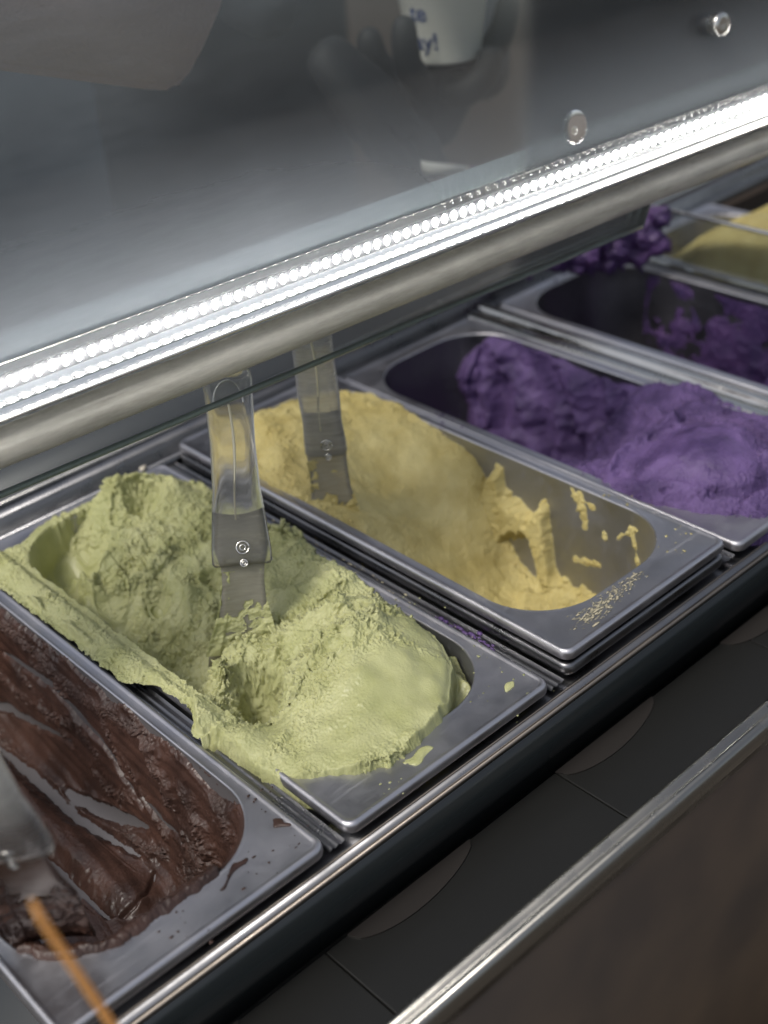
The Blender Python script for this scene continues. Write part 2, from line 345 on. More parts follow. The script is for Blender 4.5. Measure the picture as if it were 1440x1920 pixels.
# cross bars between neighbouring pans
for k, (xa, xb) in enumerate([(-.013, -.002), (.1665, .1785), (.3465, .3575), (.7285, .7435)]):
    prof_n = 9; xs = np.linspace(xa, xb, prof_n); zs = -.010 + .0022 * np.abs(np.sin(np.linspace(0, 2.5 * math.pi, prof_n)))
    V = [(x, y, z) for y in (.002, .43) for x, z in zip(xs, zs)]
    link('cross_bar', mesh_np('cross_bar', np.array(V), grid_faces(2, prof_n)), MAT['steel_dark'], case)
# the wide bright divider between the two purple pans
V = [(x, y, z) for y in (.0, .43) for x, z in [(.5255, -.012), (.528, -.004), (.531, -.002), (.540, -.002), (.543, -.005), (.547, -.0055), (.5475, -.001), (.553, .0), (.558, -.001), (.5595, -.012)]]
link('cross_bar', mesh_np('cross_bar_wide', np.array(V), grid_faces(2, 10)), MAT['chrome'], case, label='wide bright divider bar between the two purple pans')
# back rail: stepped dark channel and steel shelf
sweep_x('back_rail', MAT['steel_dark'], [(.424, -.012), (.424, -.004), (.429, -.002), (.431, -.007), (.436, -.007), (.437, .004), (.441, .007), (.452, .007), (.456, .003), (.457, -.012)], XL, XR, case, smooth=False)
sweep_x('back_shelf', MAT['shelf'], [(.458, -.010), (.458, .0), (.62, .0), (.62, -.010)], XL, XR, case, smooth=False)
sweep_x('shelf_strip', MAT['chrome'], circ(.462, .002, .0022, n=12), XL, XR, case)
# well in front of the pans
fp = sweep_x('well_panel', MAT['black'], [(-.003, -.0245), (-.003, -.0690), (.012, -.0690), (.012, -.0245)], XL, XR, case, smooth=False)
# floor boards of the well separated by thin seams
xs = [-.45, -.222, -.0300, .162, .354, .546, .738, .93, 1.122, 1.314, 1.6]
for a, b in zip(xs[:-1], xs[1:]):
    box('floor_panel', MAT['well'], (a + .0005, b - .0005, -.104, -.004, -.076, -.0705), case, bev=.0006)
sweep_x('well_base', MAT['black'], [(-.106, -.080), (-.106, -.0775), (-.002, -.0775), (-.002, -.080)], XL, XR, case, smooth=False)
# half-lens shaped inlays on the well floor
for k in range(-2, 7):
    x0 = -.0139 + k * .1755; pts = []
    V = []; n = 26
    for zz in (-.0702, -.0694):
        for i in range(n + 1):
            t = i / n; x = x0 + .0984 * t; d = .0165 * (math.sin(math.pi * t ** .8)) ** .55
            V.append((x, -.0042 - d, zz))
        V.append((x0 + .0984, -.0042, zz)); V.append((x0, -.0042, zz))
    m_ = n + 3; bm = bmesh.new(); vs = [bm.verts.new(v) for v in V]
    bm.faces.new(vs[m_:]); 
    for i in range(m_): bm.faces.new((vs[i], vs[(i + 1) % m_], vs[m_ + (i + 1) % m_], vs[m_ + i]))
    bmesh.ops.recalc_face_normals(bm, faces=bm.faces)
    me = bpy.data.meshes.new('floor_inlay'); bm.to_mesh(me); bm.free(); link('floor_inlay', me, MAT['half_lens'], case, smooth=False)
# front rail and brown front
sweep_x('front_rail', MAT['rail'], [(-.105, -.014), (-.104, -.002), (-.1055, .002), (-.109, .0035), (-.1105, .0005), (-.112, .0005), (-.1135, .0035), (-.117, .002), (-.1185, -.002), (-.1180, -.014)], XL, XR, case)
sweep_x('case_front', MAT['front'], [(-.106, -.015), (-.117, -.015), (-.117, -.93), (-.106, -.93)], XL, XR, case, smooth=False)
sweep_x('case_base', MAT['black'], [(-.10, -.13), (.60, -.13), (.60, -.93), (-.10, -.93)], XL, XR, case, smooth=False)

# ------------------------------------------------------------------ pans
OC, OH = (82.5, 210.0), (82.5, 210.0)
IC, IH, IR = (82.5, 216.0), (72.5, 189.0), 50.0
def rr_loop(c, h, r, K=14):
    pts = []
    for (sx, sy, a0) in ((1, 1, 0), (-1, 1, 90), (-1, -1, 180), (1, -1, 270)):
        cx = c[0] + sx * (h[0] - r); cy = c[1] + sy * (h[1] - r)
        for i in range(K): a = math.radians(a0 + 90 * i / (K - 1)); pts.append((cx + r * math.cos(a), cy + r * math.sin(a)))
    return pts
def wall_prof(s):
    s = np.asarray(s, float)
    ph = np.clip((s - 90) / 25, 0, math.pi / 2)
    d = np.where(s < 90, 8 * s / 90, 8 + 25 * (1 - np.cos(ph))) + np.maximum(s - 129.27, 0)
    z = np.where(s < 90, -s, -90 - 25 * np.sin(ph)); return d, z
def make_pan(key, label, group='steel gelato pans set in a row', rim_extra=False):
    root = empty('gelato_pan', (PX[key], 0, PZ[key]), label=label, cat='pan', group=group)
    loops = []
    def outer(ins, z): loops.append([(x, y, z) for x, y in rr_loop(OC, (OH[0] - ins, OH[1] - ins), max(7.5 - ins * .6, 2))])
    def inner(ins, z): r = max(IR - ins, 4); loops.append([(x, y, z) for x, y in rr_loop(IC, (IH[0] - ins, IH[1] - ins), r)])
    for a in ((1.6, -8), (.2, -7), (0, -5.8), (0, -3), (.3, -1.6), (1.1, -.5), (2.2, -.1), (3.2, -.2), (4.0, -.8), (4.8, -1.0)): outer(*a)
    k_rim = len(loops)
    for a in ((-2.2, -1.2), (-1.2, -1.05), (-.4, -.85), (.2, -1.2), (.45, -2.2)): inner(*a)
    for s in (4, 20, 45, 70, 88, 94, 100, 106, 112, 118, 124, 129.3, 150, 165): d, z = wall_prof(s); inner(float(d), float(z))
    V = np.array(loops).reshape(-1, 3) / 1000; m = len(loops[0]); V[:, 0] += PX[key]; V[:, 2] += PZ[key]
    # rim = part, basin = part
    Vr = V[:(k_rim + 5) * m]; link('rim', mesh_np('rim', Vr, grid_faces(k_rim + 5, m, close=True)), MAT['steel'], root)
    Vb = V[(k_rim + 4) * m:]; me = mesh_np('basin', Vb, grid_faces(len(loops) - k_rim - 4, m, close=True)); link('basin', me, MAT['film'] if key == 'choc' else MAT['basin_dark'] if key in ('dark', 'purple') else MAT['basin'], root)
    if rim_extra:
        ls = []
        for ins, z in ((3.5, -20), (.8, -19.2), (.2, -17.5), (.4, -13), (1.4, -11.6), (3, -11.2), (6, -11.5)):
            ls.append([(x, y, z) for x, y in rr_loop(OC, (OH[0] - ins, OH[1] - ins), 7)])
        V2 = np.array(ls).reshape(-1, 3) / 1000; V2[:, 0] += PX[key]; V2[:, 2] += PZ[key]
        link('lower_rim', mesh_np('lower_rim', V2, grid_faces(len(ls), m, close=True)), MAT['steel_dark'], root, label='rim of the second pan nested underneath')
    return root
make_pan('choc', 'steel pan lined with smeared chocolate ice cream, nearest the camera')
make_pan('green', 'steel pan brimming with pistachio green ice cream in the middle')
make_pan('yellow', 'raised double steel pan half emptied of yellow mango ice cream', rim_extra=True)
make_pan('purple', 'steel pan with bright violet ice cream heaped at its front end')
make_pan('dark', 'nearly empty steel pan stained with dark purple ice cream')
make_pan('mango', 'farthest steel pan holding a rounded golden yellow mound')

# ------------------------------------------------------------------ ice cream builders
def height_ice(name, key, x0, x1, y0, y1, res, fun, mat, parent=None, **kw):
    xs = np.arange(x0, x1 + res, res); ys = np.arange(y0, y1 + res, res)
    X, Y = np.meshgrid(xs, ys, indexing='ij')
    H, keep, crumb, amp, finea, seed = fun(X, Y)
    gx = np.gradient(H, res, axis=0); gy = np.gradient(H, res, axis=1)
    N = np.stack([-gx, -gy, np.ones_like(H)], -1); N /= np.linalg.norm(N, axis=-1)[..., None]
    P = np.stack([X, Y, H], -1).reshape(-1, 3)
    cr = crumbs(P, seed).reshape(H.shape); fi = fine(P, seed).reshape(H.shape)
    D = crumb * amp * cr + finea * fi * (1 - .5 * crumb)
    V = P.reshape(H.shape + (3,)) + N * D[..., None]
    V = V.reshape(-1, 3); Q = grid_faces(len(xs), len(ys), keep)
    V, Q, c = compact(V, Q, crumb.ravel())
    V = V / 1000; V[:, 0] += PX[key]; V[:, 2] += PZ[key]
    Q = Q[:, ::-1] if False else Q
    me = mesh_np(name, V, Q); a = me.attributes.new('crumb', 'FLOAT', 'POINT'); a.data.foreach_set('value', c.astype(np.float32))
    return link(name, me, mat, parent, **kw)
def pan_surface(T, Sg):
    d, z = wall_prof(Sg); rr = np.maximum(IR - d, 3); hx = IH[0] - d; hy = IH[1] - d
    cxr = hx - rr; cyr = hy - rr; Lc = IR * math.pi / 2; Ly = 2 * (IH[1] - IR); Lx = 2 * (IH[0] - IR)
    X = np.zeros_like(T); Y = np.zeros_like(T)
    def corner(mask, t0, a0, sx, sy):
        a = math.radians(a0) - (T - t0) / Lc * math.pi / 2
        X[mask] = (IC[0] + sx * cxr + rr * np.cos(a))[mask]; Y[mask] = (IC[1] + sy * cyr + rr * np.sin(a))[mask]
    corner(T < 0, -Lc, 90, 1, 1)
    m = (T >= 0) & (T <= Ly); f = T / Ly; X[m] = (IC[0] + hx)[m]; Y[m] = (IC[1] + cyr * (1 - 2 * f))[m]
    corner((T > Ly) & (T <= Ly + Lc), Ly, 0, 1, -1)
    m = (T > Ly + Lc) & (T <= Ly + Lc + Lx); f = (T - Ly - Lc) / Lx; X[m] = (IC[0] + cxr * (1 - 2 * f))[m]; Y[m] = (IC[1] - hy)[m]
    t2 = Ly + Lc + Lx
    corner((T > t2) & (T <= t2 + Lc), t2, -90, -1, -1)
    m = T > t2 + Lc; f = np.clip((T - t2 - Lc) / Ly, 0, 1); X[m] = (IC[0] - hx)[m]; Y[m] = (IC[1] - cyr * (1 - 2 * f))[m]
    return np.stack([X, Y, z], -1)
def sheet_ice(name, key, t0, t1, s0, s1, res, fun, mat, parent=None, **kw):
    ts = np.arange(t0, t1 + res, res); ss = np.arange(s0, s1 + res, res); T, Sg = np.meshgrid(ts, ss, indexing='ij')
    P = pan_surface(T, Sg)
    a = np.gradient(P, axis=0); b = np.gradient(P, axis=1); N = np.cross(a, b); N /= np.linalg.norm(N, axis=-1)[..., None] + 1e-9
    C0 = np.array([82.5, 216, -40.]); 
    flip = np.sign(((C0 - P) * N).sum(-1)); flip[flip == 0] = 1
    N = N * flip[..., None]
    th, crumb, amp, finea, seed = fun(T, Sg, P)
    Pf = P.reshape(-1, 3); cr = crumbs(Pf, seed).reshape(T.shape); fi = fine(Pf, seed).reshape(T.shape)
    D = th + np.where(th > 0, crumb * amp * cr + finea * fi, 0)
    D = np.where(th > 0, np.maximum(D, .15), -.4)
    V = (P + N * D[..., None]).reshape(-1, 3); Q = grid_faces(len(ts), len(ss), (th > 0))
    V, Q, c = compact(V, Q, crumb.ravel()); V = V / 1000; V[:, 0] += PX[key]; V[:, 2] += PZ[key]
    me = mesh_np(name, V, Q); at = me.attributes.new('crumb', 'FLOAT', 'POINT'); at.data.foreach_set('value', c.astype(np.float32))
    return link(name, me, mat, parent, **kw)
def sd_open(X, Y, grow=0.0):      # signed distance to the pan opening, negative inside
    qx = np.abs(X - IC[0]) - (IH[0] - IR); qy = np.abs(Y - IC[1]) - (IH[1] - IR)
    return np.hypot(np.maximum(qx, 0), np.maximum(qy, 0)) + np.minimum(np.maximum(qx, qy), 0) - IR - grow
def n2(X, Y, sc, seed):
    return perlin(np.stack([X.ravel(), Y.ravel(), np.full(X.size, seed * 3.7)], 1), sc, seed).reshape(X.shape)

# ---- green
def green_fun(X, Y):
    pts = [  # left crest along the rim and its outer slope
        (-14, 430, -3), (-14, 368, -3), (-14, 300, -3), (-13, 240, -3), (-10, 190, -4), (2, 160, -5), (-16, 115, -3), (-14, 95, -5),
        (2, 425, 3), (-4, 368, 5), (-2, 317, 7), (-1, 280, 4), (2, 240, 3), (5, 185, 3), (3, 150, 5), (-3, 125, 11), (0, 100, 8),
        # back crest
        (20, 424, 4), (44, 425, 4), (72, 422, 3), (98, 402, 10), (100, 392, 24), (118, 377, 24), (138, 352, 20), (150, 360, 6), (156, 330, 2), (120, 400, 6), (150, 385, 0), (100, 415, 0), (10, 405, -5),
        (108, 368, 8), (92, 362, 2),
        # bowl
        (40, 418, -10), (50, 398, -24), (32, 390, -24), (70, 394, -16), (44, 368, -34), (24, 372, -30), (20, 345, -32), (28, 300, -36), (18, 285, -32), (24, 256, -40), (18, 222, -36), (30, 215, -44), (20, 175, -28),
        # ridge and crumbly spur
        (74, 352, 2), (62, 350, -10), (44, 344, -20), (32, 326, -24), (62, 314, -16), (87, 305, -5), (48, 326, -18),
        (61, 284, -22), (44, 268, -36), (73, 241, -18), (60, 225, -30), (46, 235, -40), (100, 270, -6), (124, 292, 4), (150, 290, 3), (156, 260, 4), (118, 330, 6), (105, 240, -6),
        (33, 190, -44), (45, 200, -40), (60, 200, -28), (95, 205, -12), (125, 220, 0),
        # around the spatula, deep hole
        (77, 191, -16), (60, 182, -7), (45, 176, -9), (33, 174, -14), (57, 164, -18), (40, 162, -24), (50, 150, -54), (44, 141, -55), (56, 144, -50), (34, 146, -30), (22, 145, -18), (14, 125, -4), (2, 105, 4), (16, 86, 3), (34, 118, -22),
        (57, 132, -10), (62, 118, 4), (82, 120, 14), (47, 101, 2), (70, 150, -8),
        # right mound
        (150, 250, 8), (163, 240, 9), (160, 215, 4), (158, 186, 7), (150, 150, 7), (140, 118, 9), (130, 180, 12), (110, 200, 4), (105, 170, 6), (109, 132, 20), (120, 110, 23), (100, 88, 22), (126, 88, 17), (92, 52, 13), (118, 62, 13),
        (75, 80, 18), (60, 60, 9), (50, 80, 9), (30, 60, 4), (36, 38, 6), (60, 28, 7), (84, 26, 7), (140, 76, 8), (112, 42, 6), (98, 28, 6), (13, 62, 2), (5, 80, 2)]
    H = rbf(pts, X, Y, 1.2)
    # scooped knob at the back
    H = smin(H, -7 + ((X - 110) ** 2 + (Y - 364) ** 2) * .085, 2.5)
    # smooth bowls left by the scoop
    for cx, cy, z0, kk in ((61, 284, -34, .075), (42, 252, -54, .05), (44, 376, -40, .022), (50, 149, -62, .13), (100, 262, -17, .09), (127, 212, -3, .017), (86, 322, -8, .16), (84, 226, -27, .09)):
        H = smin(H, z0 + ((X - cx) ** 2 * 1.15 + (Y - cy) ** 2 * .85) * kk, 1.6)
    H = H - 6 * blob(X, Y, 120, 158, 22, 8, -15) + 7 * blob(X, Y, 78, 262, 7, 16, 10) - 5 * blob(X, Y, 98, 262, 12, 14) - 5 * blob(X, Y, 112, 330, 5, 16, 15)
    # crisp spur edges
    for pl, wd, am in (([(74, 354), (64, 344), (46, 338), (33, 326)], 4, 7), ([(42, 362), (40, 345), (34, 330)], 5, 9), ([(92, 306), (72, 302), (52, 316), (36, 326)], 4, 8),
                       ([(78, 262), (66, 250), (56, 262)], 4, 5), ([(62, 118), (50, 106), (44, 98)], 4, 5), ([(118, 140), (128, 124), (138, 116)], 5, 7), ([(84, 122), (100, 112), (118, 108)], 7, 6),
                       ([(20, 205), (34, 186), (42, 170)], 6, 9), ([(152, 248), (162, 238)], 7, 9), ([(96, 150), (112, 132)], 6, 5), ([(118, 190), (132, 176), (146, 170)], 6, 4), ([(2, 420), (1, 368), (4, 317), (6, 280), (8, 230), (9, 185)], 4, 5), ([(-6, 330), (-4, 270), (0, 215)], 3, -3.5)):
        d, f = seg_dist(X, Y, pl); H = H + 1.35 * am * np.exp(-(d / wd) ** 2) * (.75 + .7 * n2(X, Y, 9, 6))
    for pl, wd, am in (([(50, 198), (60, 184), (76, 177), (92, 181)], 4, 7), ([(62, 190), (72, 186)], 3, 4)):
        d, f = seg_dist(X, Y, pl); H = H + am * np.exp(-(d / wd) ** 2) * (.7 + 1.2 * n2(X, Y, 6, 25))
    # big soft lumpiness
    H = H + 3.0 * n2(X, Y, 24, 3) + 1.8 * n2(X, Y, 12, 4)
    H = H + 4.5 * np.clip(.5 - np.abs(n2(X, Y, 26, 23)) * 4, 0, .5) * (Y > 100)
    # smooth masks (1 = scraped smooth)
    sm = np.zeros_like(X)
    for b in ((46, 372, 24, 34, 0, 1.3), (28, 300, 12, 40, 5, 1.2), (34, 255, 12, 34, 5, 1.1), (70, 362, 10, 10, 0, .9), (62, 283, 8, 11, 20, 1.2), (111, 362, 11, 11, 0, 1.2), (50, 148, 9, 8, 0, 1.5), (92, 50, 46, 30, -20, 1.9), (56, 52, 36, 24, 0, 1.5), (134, 84, 14, 26, 10, 1.3),
              (36, 44, 20, 10, 0, .8), (126, 205, 24, 38, 10, .85), (84, 88, 14, 16, 0, .7), (20, 92, 16, 14, 0, .7), (100, 262, 9, 9, 0, .8)):
        sm = np.maximum(sm, b[5] * blob(X, Y, b[0], b[1], b[2], b[3], b[4]))
    for pl, wd, v in (([(88, 124), (110, 112), (134, 116)], 12, .95), ([(58, 128), (66, 118)], 9, .9)):
        d, f = seg_dist(X, Y, pl); sm = sm * (1 - v * np.exp(-(d / wd) ** 2))
    sm = np.clip(sm, 0, 1); patch = .42 + .58 * sst(-.2, .3, n2(X, Y, 24, 15) + .35 * n2(X, Y, 9, 16))
    for pl, wd in (([(84, 122), (100, 112), (118, 108), (136, 116)], 10), ([(74, 354), (64, 344), (46, 338), (33, 326)], 8), ([(92, 306), (72, 302), (52, 316), (36, 326)], 8), ([(62, 118), (50, 106)], 8), ([(100, 392), (118, 377), (138, 352)], 10), ([(20, 205), (34, 186), (42, 170)], 9), ([(150, 250), (160, 215)], 7)):
        d, f = seg_dist(X, Y, pl); patch = np.maximum(patch, np.exp(-(d / wd) ** 2))
    crumb = np.clip(1 - sm * 1.15, .03, 1) * patch
    d, f = seg_dist(X, Y, [(-4, 430), (-2, 317), (-1, 280), (5, 185), (0, 120)]); crumb = np.maximum(crumb, .75 * np.exp(-(d / 5) ** 2))
    amp = 5.0 * np.ones_like(X)
    amp = np.where(X < 12, 2.2, amp)
    # melted flap: a crisp outer edge with lower drips between it and the pan wall
    edge = [(170, 190), (158, 130), (149, 96), (146, 74), (134, 52), (115, 37), (96, 18), (70, 12)]
    d, f = seg_dist(X, Y, edge)
    # side: outside of flap is to the front-right
    ex = np.array(edge)[::-1]; side = (Y < np.interp(X, ex[:, 0], ex[:, 1])) & (X > 70)
    sdE = np.where(side, d, -d) + n2(X, Y, 14, 8) * 1.2
    drip = -15 - 10 * sst(0, 22, sdE) + 7 * np.exp(-((Y - 70 + .5 * (X - 150)) / 6) ** 2) + 6 * np.exp(-((X - 138) / 5) ** 2) + 2 * n2(X, Y, 8, 9)
    k = sst(-1.2, 1.2, sdE); zone = sst(-2, 2, sd_open(X, Y) * -1 + 1)
    Hd = np.where(X > 70, drip, H)
    H = H * (1 - k) + k * Hd
    H = H - 2.5 * np.exp(-((sdE + 1.5) / 2.5) ** 2) * (X > 84)
    crumb = np.where(sdE > -1, .05, crumb)
    # overflow extent: sinks under the steel beyond it
    grow = np.interp(X, [-20, 20, 60, 90, 100, 180], [22, 6, 9, 4, 0, 0]); 
    so_ = sd_open(X, Y) - grow * (Y < 120) - np.where((Y >= 120) & (X < 82), 24, 0) - np.where((Y >= 120) & (X >= 82), np.interp(Y, [120, 190, 240, 420], [-1, 2, 8, 5]), 0)
    so_ = so_ + n2(X, Y, 7, 12) * 1.6
    H = H - 3.5 * np.clip(so_ + 2.5, 0, 8)
    H = np.where((sd_open(X, Y) > 1) & (X > 60), np.minimum(H, 12), H)
    keep = (so_ < 3.0) & ((sdE < 26))
    leftlim = np.interp(Y, [80, 95, 108, 128, 140, 150, 180, 200, 450], [-4, -9, -12, -10, 0, 2, 0, -12, -14]) + n2(X, Y, 8, 14) * 2.4
    H = H - 4 * np.clip(leftlim - X + 1.5, 0, 6); keep &= (X > leftlim - 3)
    # the scooped surface keeps a coat of ice on the steel walls
    lim = np.clip(-sd_open(X, Y), 0, 60) - 2.0 - 1.4 * n2(X, Y, 12, 17); wz = np.where(lim < 8, -lim * 90 / 8, -90 - (lim - 8) * 12)
    wz = np.minimum(wz, 1.5); coat = (Y > 118) & ((X < 90) | (Y > 330)); H = np.where(coat, smax(H, wz, 3), H)
    lc = np.interp(Y, [118, 150, 185, 240, 330, 440], [1, 1, 3, 3, 4, 5]); H = np.where((X > leftlim + 1) & (X < 12) & (Y > 150), smax(H, lc + 2 - np.where(X < 1, .035, .13) * (X - 1) ** 2, 2), H)
    keep &= ~((Y > 400) & (sd_open(X, Y) > 6 + n2(X, Y, 6, 18) * 3))
    ripple = np.exp(-(((X - 132) / 26) ** 2 + ((Y - 205) / 36) ** 2)) + .8 * np.exp(-(((X - 62) / 22) ** 2 + ((Y - 66) / 20) ** 2))
    finea = .6 + .8 * ripple + .0 * X
    fb = np.clip(1.6 * blob(X, Y, 106, 52, 40, 26, -25), 0, 1); finea = finea * (1 - fb) + .07 * fb
    finea = np.where(blob(X, Y, 44, 330, 22, 80) > .4, .15, finea)
    finea = np.where(blob(X, Y, 50, 148, 9, 8) > .3, .08, finea)
    return H, keep, crumb, amp, finea, 1
gi = height_ice('pistachio_ice_cream', 'green', -18, 168, 6, 434, .55, green_fun, MAT['green'], label='pale green crumbly ice cream overflowing the middle pan', cat='ice cream')

# ---- yellow: slope plus a torn wall layer
def yellow_fun(X, Y):
    pts = [(10, 400, 0), (40, 405, 0), (80, 408, -2), (120, 400, -4), (62, 384, 10), (30, 370, 12), (56, 330, 19), (15, 340, 6), (13, 300, 4), (25, 270, -2), (12, 240, -6), (25, 215, -18), (32, 244, -10), (55, 290, 0), (100, 375, 8), (130, 355, 4), (145, 330, 4), (150, 300, 2), (152, 270, -4), (148, 245, -12), (142, 222, -20),
           (92, 320, 4), (92, 285, -14), (110, 300, -4), (60, 250, -18), (50, 202, -42), (96, 232, -44), (120, 250, -26), (138, 266, -10), (120, 205, -56), (90, 175, -82), (50, 170, -78), (138, 190, -78), (123, 160, -98), (100, 120, -112), (142, 110, -96), (150, 88, -92), (155, 60, -118), (60, 130, -112), (20, 180, -80), (20, 120, -125), (80, 90, -124), (120, 80, -118), (40, 60, -140), (100, 40, -140)]
    H = rbf(pts, X, Y, 1.2) + 2.5 * n2(X, Y, 25, 31) + 1.6 * n2(X, Y, 11, 32)
    for pl, wd, am in (([(60, 384), (40, 350), (30, 310)], 10, 4), ([(148, 96), (134, 130), (124, 150)], 7, 8), ([(100, 118), (112, 140)], 6, 5)):
        d, f = seg_dist(X, Y, pl); H += am * np.exp(-(d / wd) ** 2)
    sd = sd_open(X, Y); d_, z_ = None, None
    lim = np.clip(-sd, 0, 100)     # stay inside the tapered walls
    wallz = np.where(lim < 8, -lim * 90 / 8, -115)
    H = np.where(sd < 0, H, H - 2.5 * sd)
    keep = (sd < 1.5) & (H > -112) & (H > wallz - 6)
    sm = np.clip(1.6 * blob(X, Y, 95, 265, 60, 80) + 1.2 * blob(X, Y, 70, 190, 50, 50), 0, 1)
    crumb = np.clip(1 - .72 * sm, .12, 1)
    return H, keep, crumb, 2.5, .6, 21
yroot = empty('mango_ice_cream', (PX['yellow'] + .08, .2, .012), label='yellow ice cream sloping down to bare steel in the raised pan', cat='ice cream')
height_ice('slope', 'yellow', 8, 157, 50, 407, .75, yellow_fun, MAT['yellow'], yroot)
def yellow_wall(T, Sg, P):
    y = 355 - T
    top = np.interp(y, [84, 100, 130, 140, 150, 154, 158, 165, 180, 194, 198, 206, 212, 225, 240, 262, 285, 400], [95, 84, 84, 78, 30, 24, 30, 42, 32, 28, 12, 12, 30, 28, 22, 16, 12, 2])
    bot = np.interp(y, [84, 100, 140, 150, 160, 166, 178, 190, 205, 216, 222, 400], [104, 112, 112, 96, 66, 60, 66, 74, 110, 110, 120, 120])
    nz = perlin(P.reshape(-1, 3), 9, 41).reshape(T.shape) * 5 + perlin(P.reshape(-1, 3), 4, 42).reshape(T.shape) * 2.5
    e = np.minimum(Sg - top, bot - Sg) + nz
    hole = 1 - ((y - 230) / 11) ** 2 - ((Sg - 50 + .6 * (y - 230)) / 12) ** 2
    e = np.where(hole > 0, np.minimum(e, -hole * 8), np.minimum(e, 6 - hole * 3))
    th = np.clip(e, -1, 9) * 1.2
    th = np.where(e > 0, th, -1)
    # thin smears further along the wall
    for pl, wd in (([(121, 10), (113, 28)], 5), ([(84, 28), (66, 14)], 2.2), ([(74, 16), (64, 34), (60, 46)], 2.0), ([(122, 62), (100, 58)], 2.5), ([(96, 30), (95, 33)], 2), ([(128, 8), (110, 12)], 3)):
        d, f = seg_dist(y, Sg, pl); q = .9 * (1 - d / wd) + nz * .22; th = np.maximum(th, np.where(q > 0, q, -1))
    th = np.where((y < 84) & (th > 3), -1, th)
    return th, np.full(T.shape, .9), 1.5, .3, 22
sheet_ice('torn_wall_layer', 'yellow', 0, 320, 2, 125, .8, yellow_wall, MAT['yellow'], yroot)

# ---- purple
def purple_fun(X, Y):
    pts = [(-6, 200, -6), (2, 190, 0), (6, 175, 2), (0, 150, 2), (0, 110, 2), (6, 70, 2), (18, 42, 2), (32, 12, 2), (48, -2, 1), (90, -8, 0), (130, -6, 0), (20, 225, -30), (30, 200, -18), (60, 215, -62), (100, 225, -70), (140, 225, -30), (150, 210, -4), (126, 178, 2), (122, 205, -14), (60, 175, -22), (90, 180, -24),
           (30, 150, 2), (60, 145, 2), (100, 150, 0), (124, 130, 16), (127, 90, 22), (150, 110, 6), (160, 60, 6), (20, 120, 8), (28, 84, 26), (45, 50, 28), (60, 90, 32), (90, 60, 34), (90, 100, 28), (60, 30, 14), (100, 15, 14), (140, 30, 14)]
    H = rbf(pts, X, Y, 1.2) + 2.0 * n2(X, Y, 22, 51) + 1.5 * n2(X, Y, 10, 52)
    # the big rounded scoop and a crease under it
    dome = 31 - ((X - 62) / 8.2) ** 2 * .9 - ((Y - 70) / 9.6) ** 2 * .9
    H = smax(H - 6, dome, 3)
    for pl, wd, am in (([(18, 128), (40, 138), (70, 136), (104, 128)], 5, 9), ([(14, 120), (12, 96), (26, 50)], 4, 4), ([(124, 178), (110, 150), (96, 132)], 7, 7), ([(124, 135), (140, 100), (145, 60)], 8, 7)):
        d, f = seg_dist(X, Y, pl); H += am * np.exp(-(d / wd) ** 2)
    for pl, wd, am in (([(30, 46), (46, 28), (70, 24)], 2.2, 7), ([(104, 122), (112, 90), (104, 50)], 4, 8)):
        d, f = seg_dist(X, Y, pl); H -= am * np.exp(-(d / wd) ** 2)
    so_ = sd_open(X, Y) - np.where(Y < 170, np.interp(X, [0, 30, 90, 165], [12, 30, 36, 20]), 6) + n2(X, Y, 9, 54) * 3
    H = H - 4 * np.clip(so_ + 2, 0, 9)
    sm = np.clip(1.5 * blob(X, Y, 60, 80, 34, 40), 0, 1)
    return H, (so_ < 3) & (H > -70), np.clip(1 - .85 * sm, .1, 1), 2.8, .35, 51
proot = empty('ube_ice_cream', (PX['purple'] + .08, .1, 0), label='bright violet ice cream with a big rounded scoop at the pan front', cat='ice cream')
height_ice('scooped_mound', 'purple', -10, 180, -16, 235, .8, purple_fun, MAT['purple'], proot)
def purple_wall(T, Sg, P):
    y = 355 - T; Pf = P.reshape(-1, 3)
    streak = np.clip(.55 + 1.15 * perlin(np.stack([(y + .25 * Sg).ravel() / 26, Sg.ravel() / 90, 0 * y.ravel()], 1), 1.0, 65).reshape(T.shape), 0, 1)
    nz = perlin(Pf, 26, 61).reshape(T.shape) * 6 + perlin(Pf, 9, 62).reshape(T.shape) * 3
    top = np.interp(y, [150, 240, 330, 350, 380, 405, 425], [6, 8, 4, 2, 6, 26, 60])
    th = -2.5 + 19 * streak + nz * 1.1 + 6 * sst(70, 110, Sg); e = np.minimum(Sg - top, 1e3) + nz * .6
    th = np.where(e > 0, np.minimum(th, .8 + e * 1.6), -1); th = np.where(e > 1, np.maximum(th, .7), th)
    th = np.where(y > 424 + nz - .25 * Sg, -1, th)
    return th, np.full(T.shape, .55), 2.4, .4, 61
sheet_ice('wall_layer', 'purple', -64, 200, 1, 170, .9, purple_wall, MAT['purple'], proot)

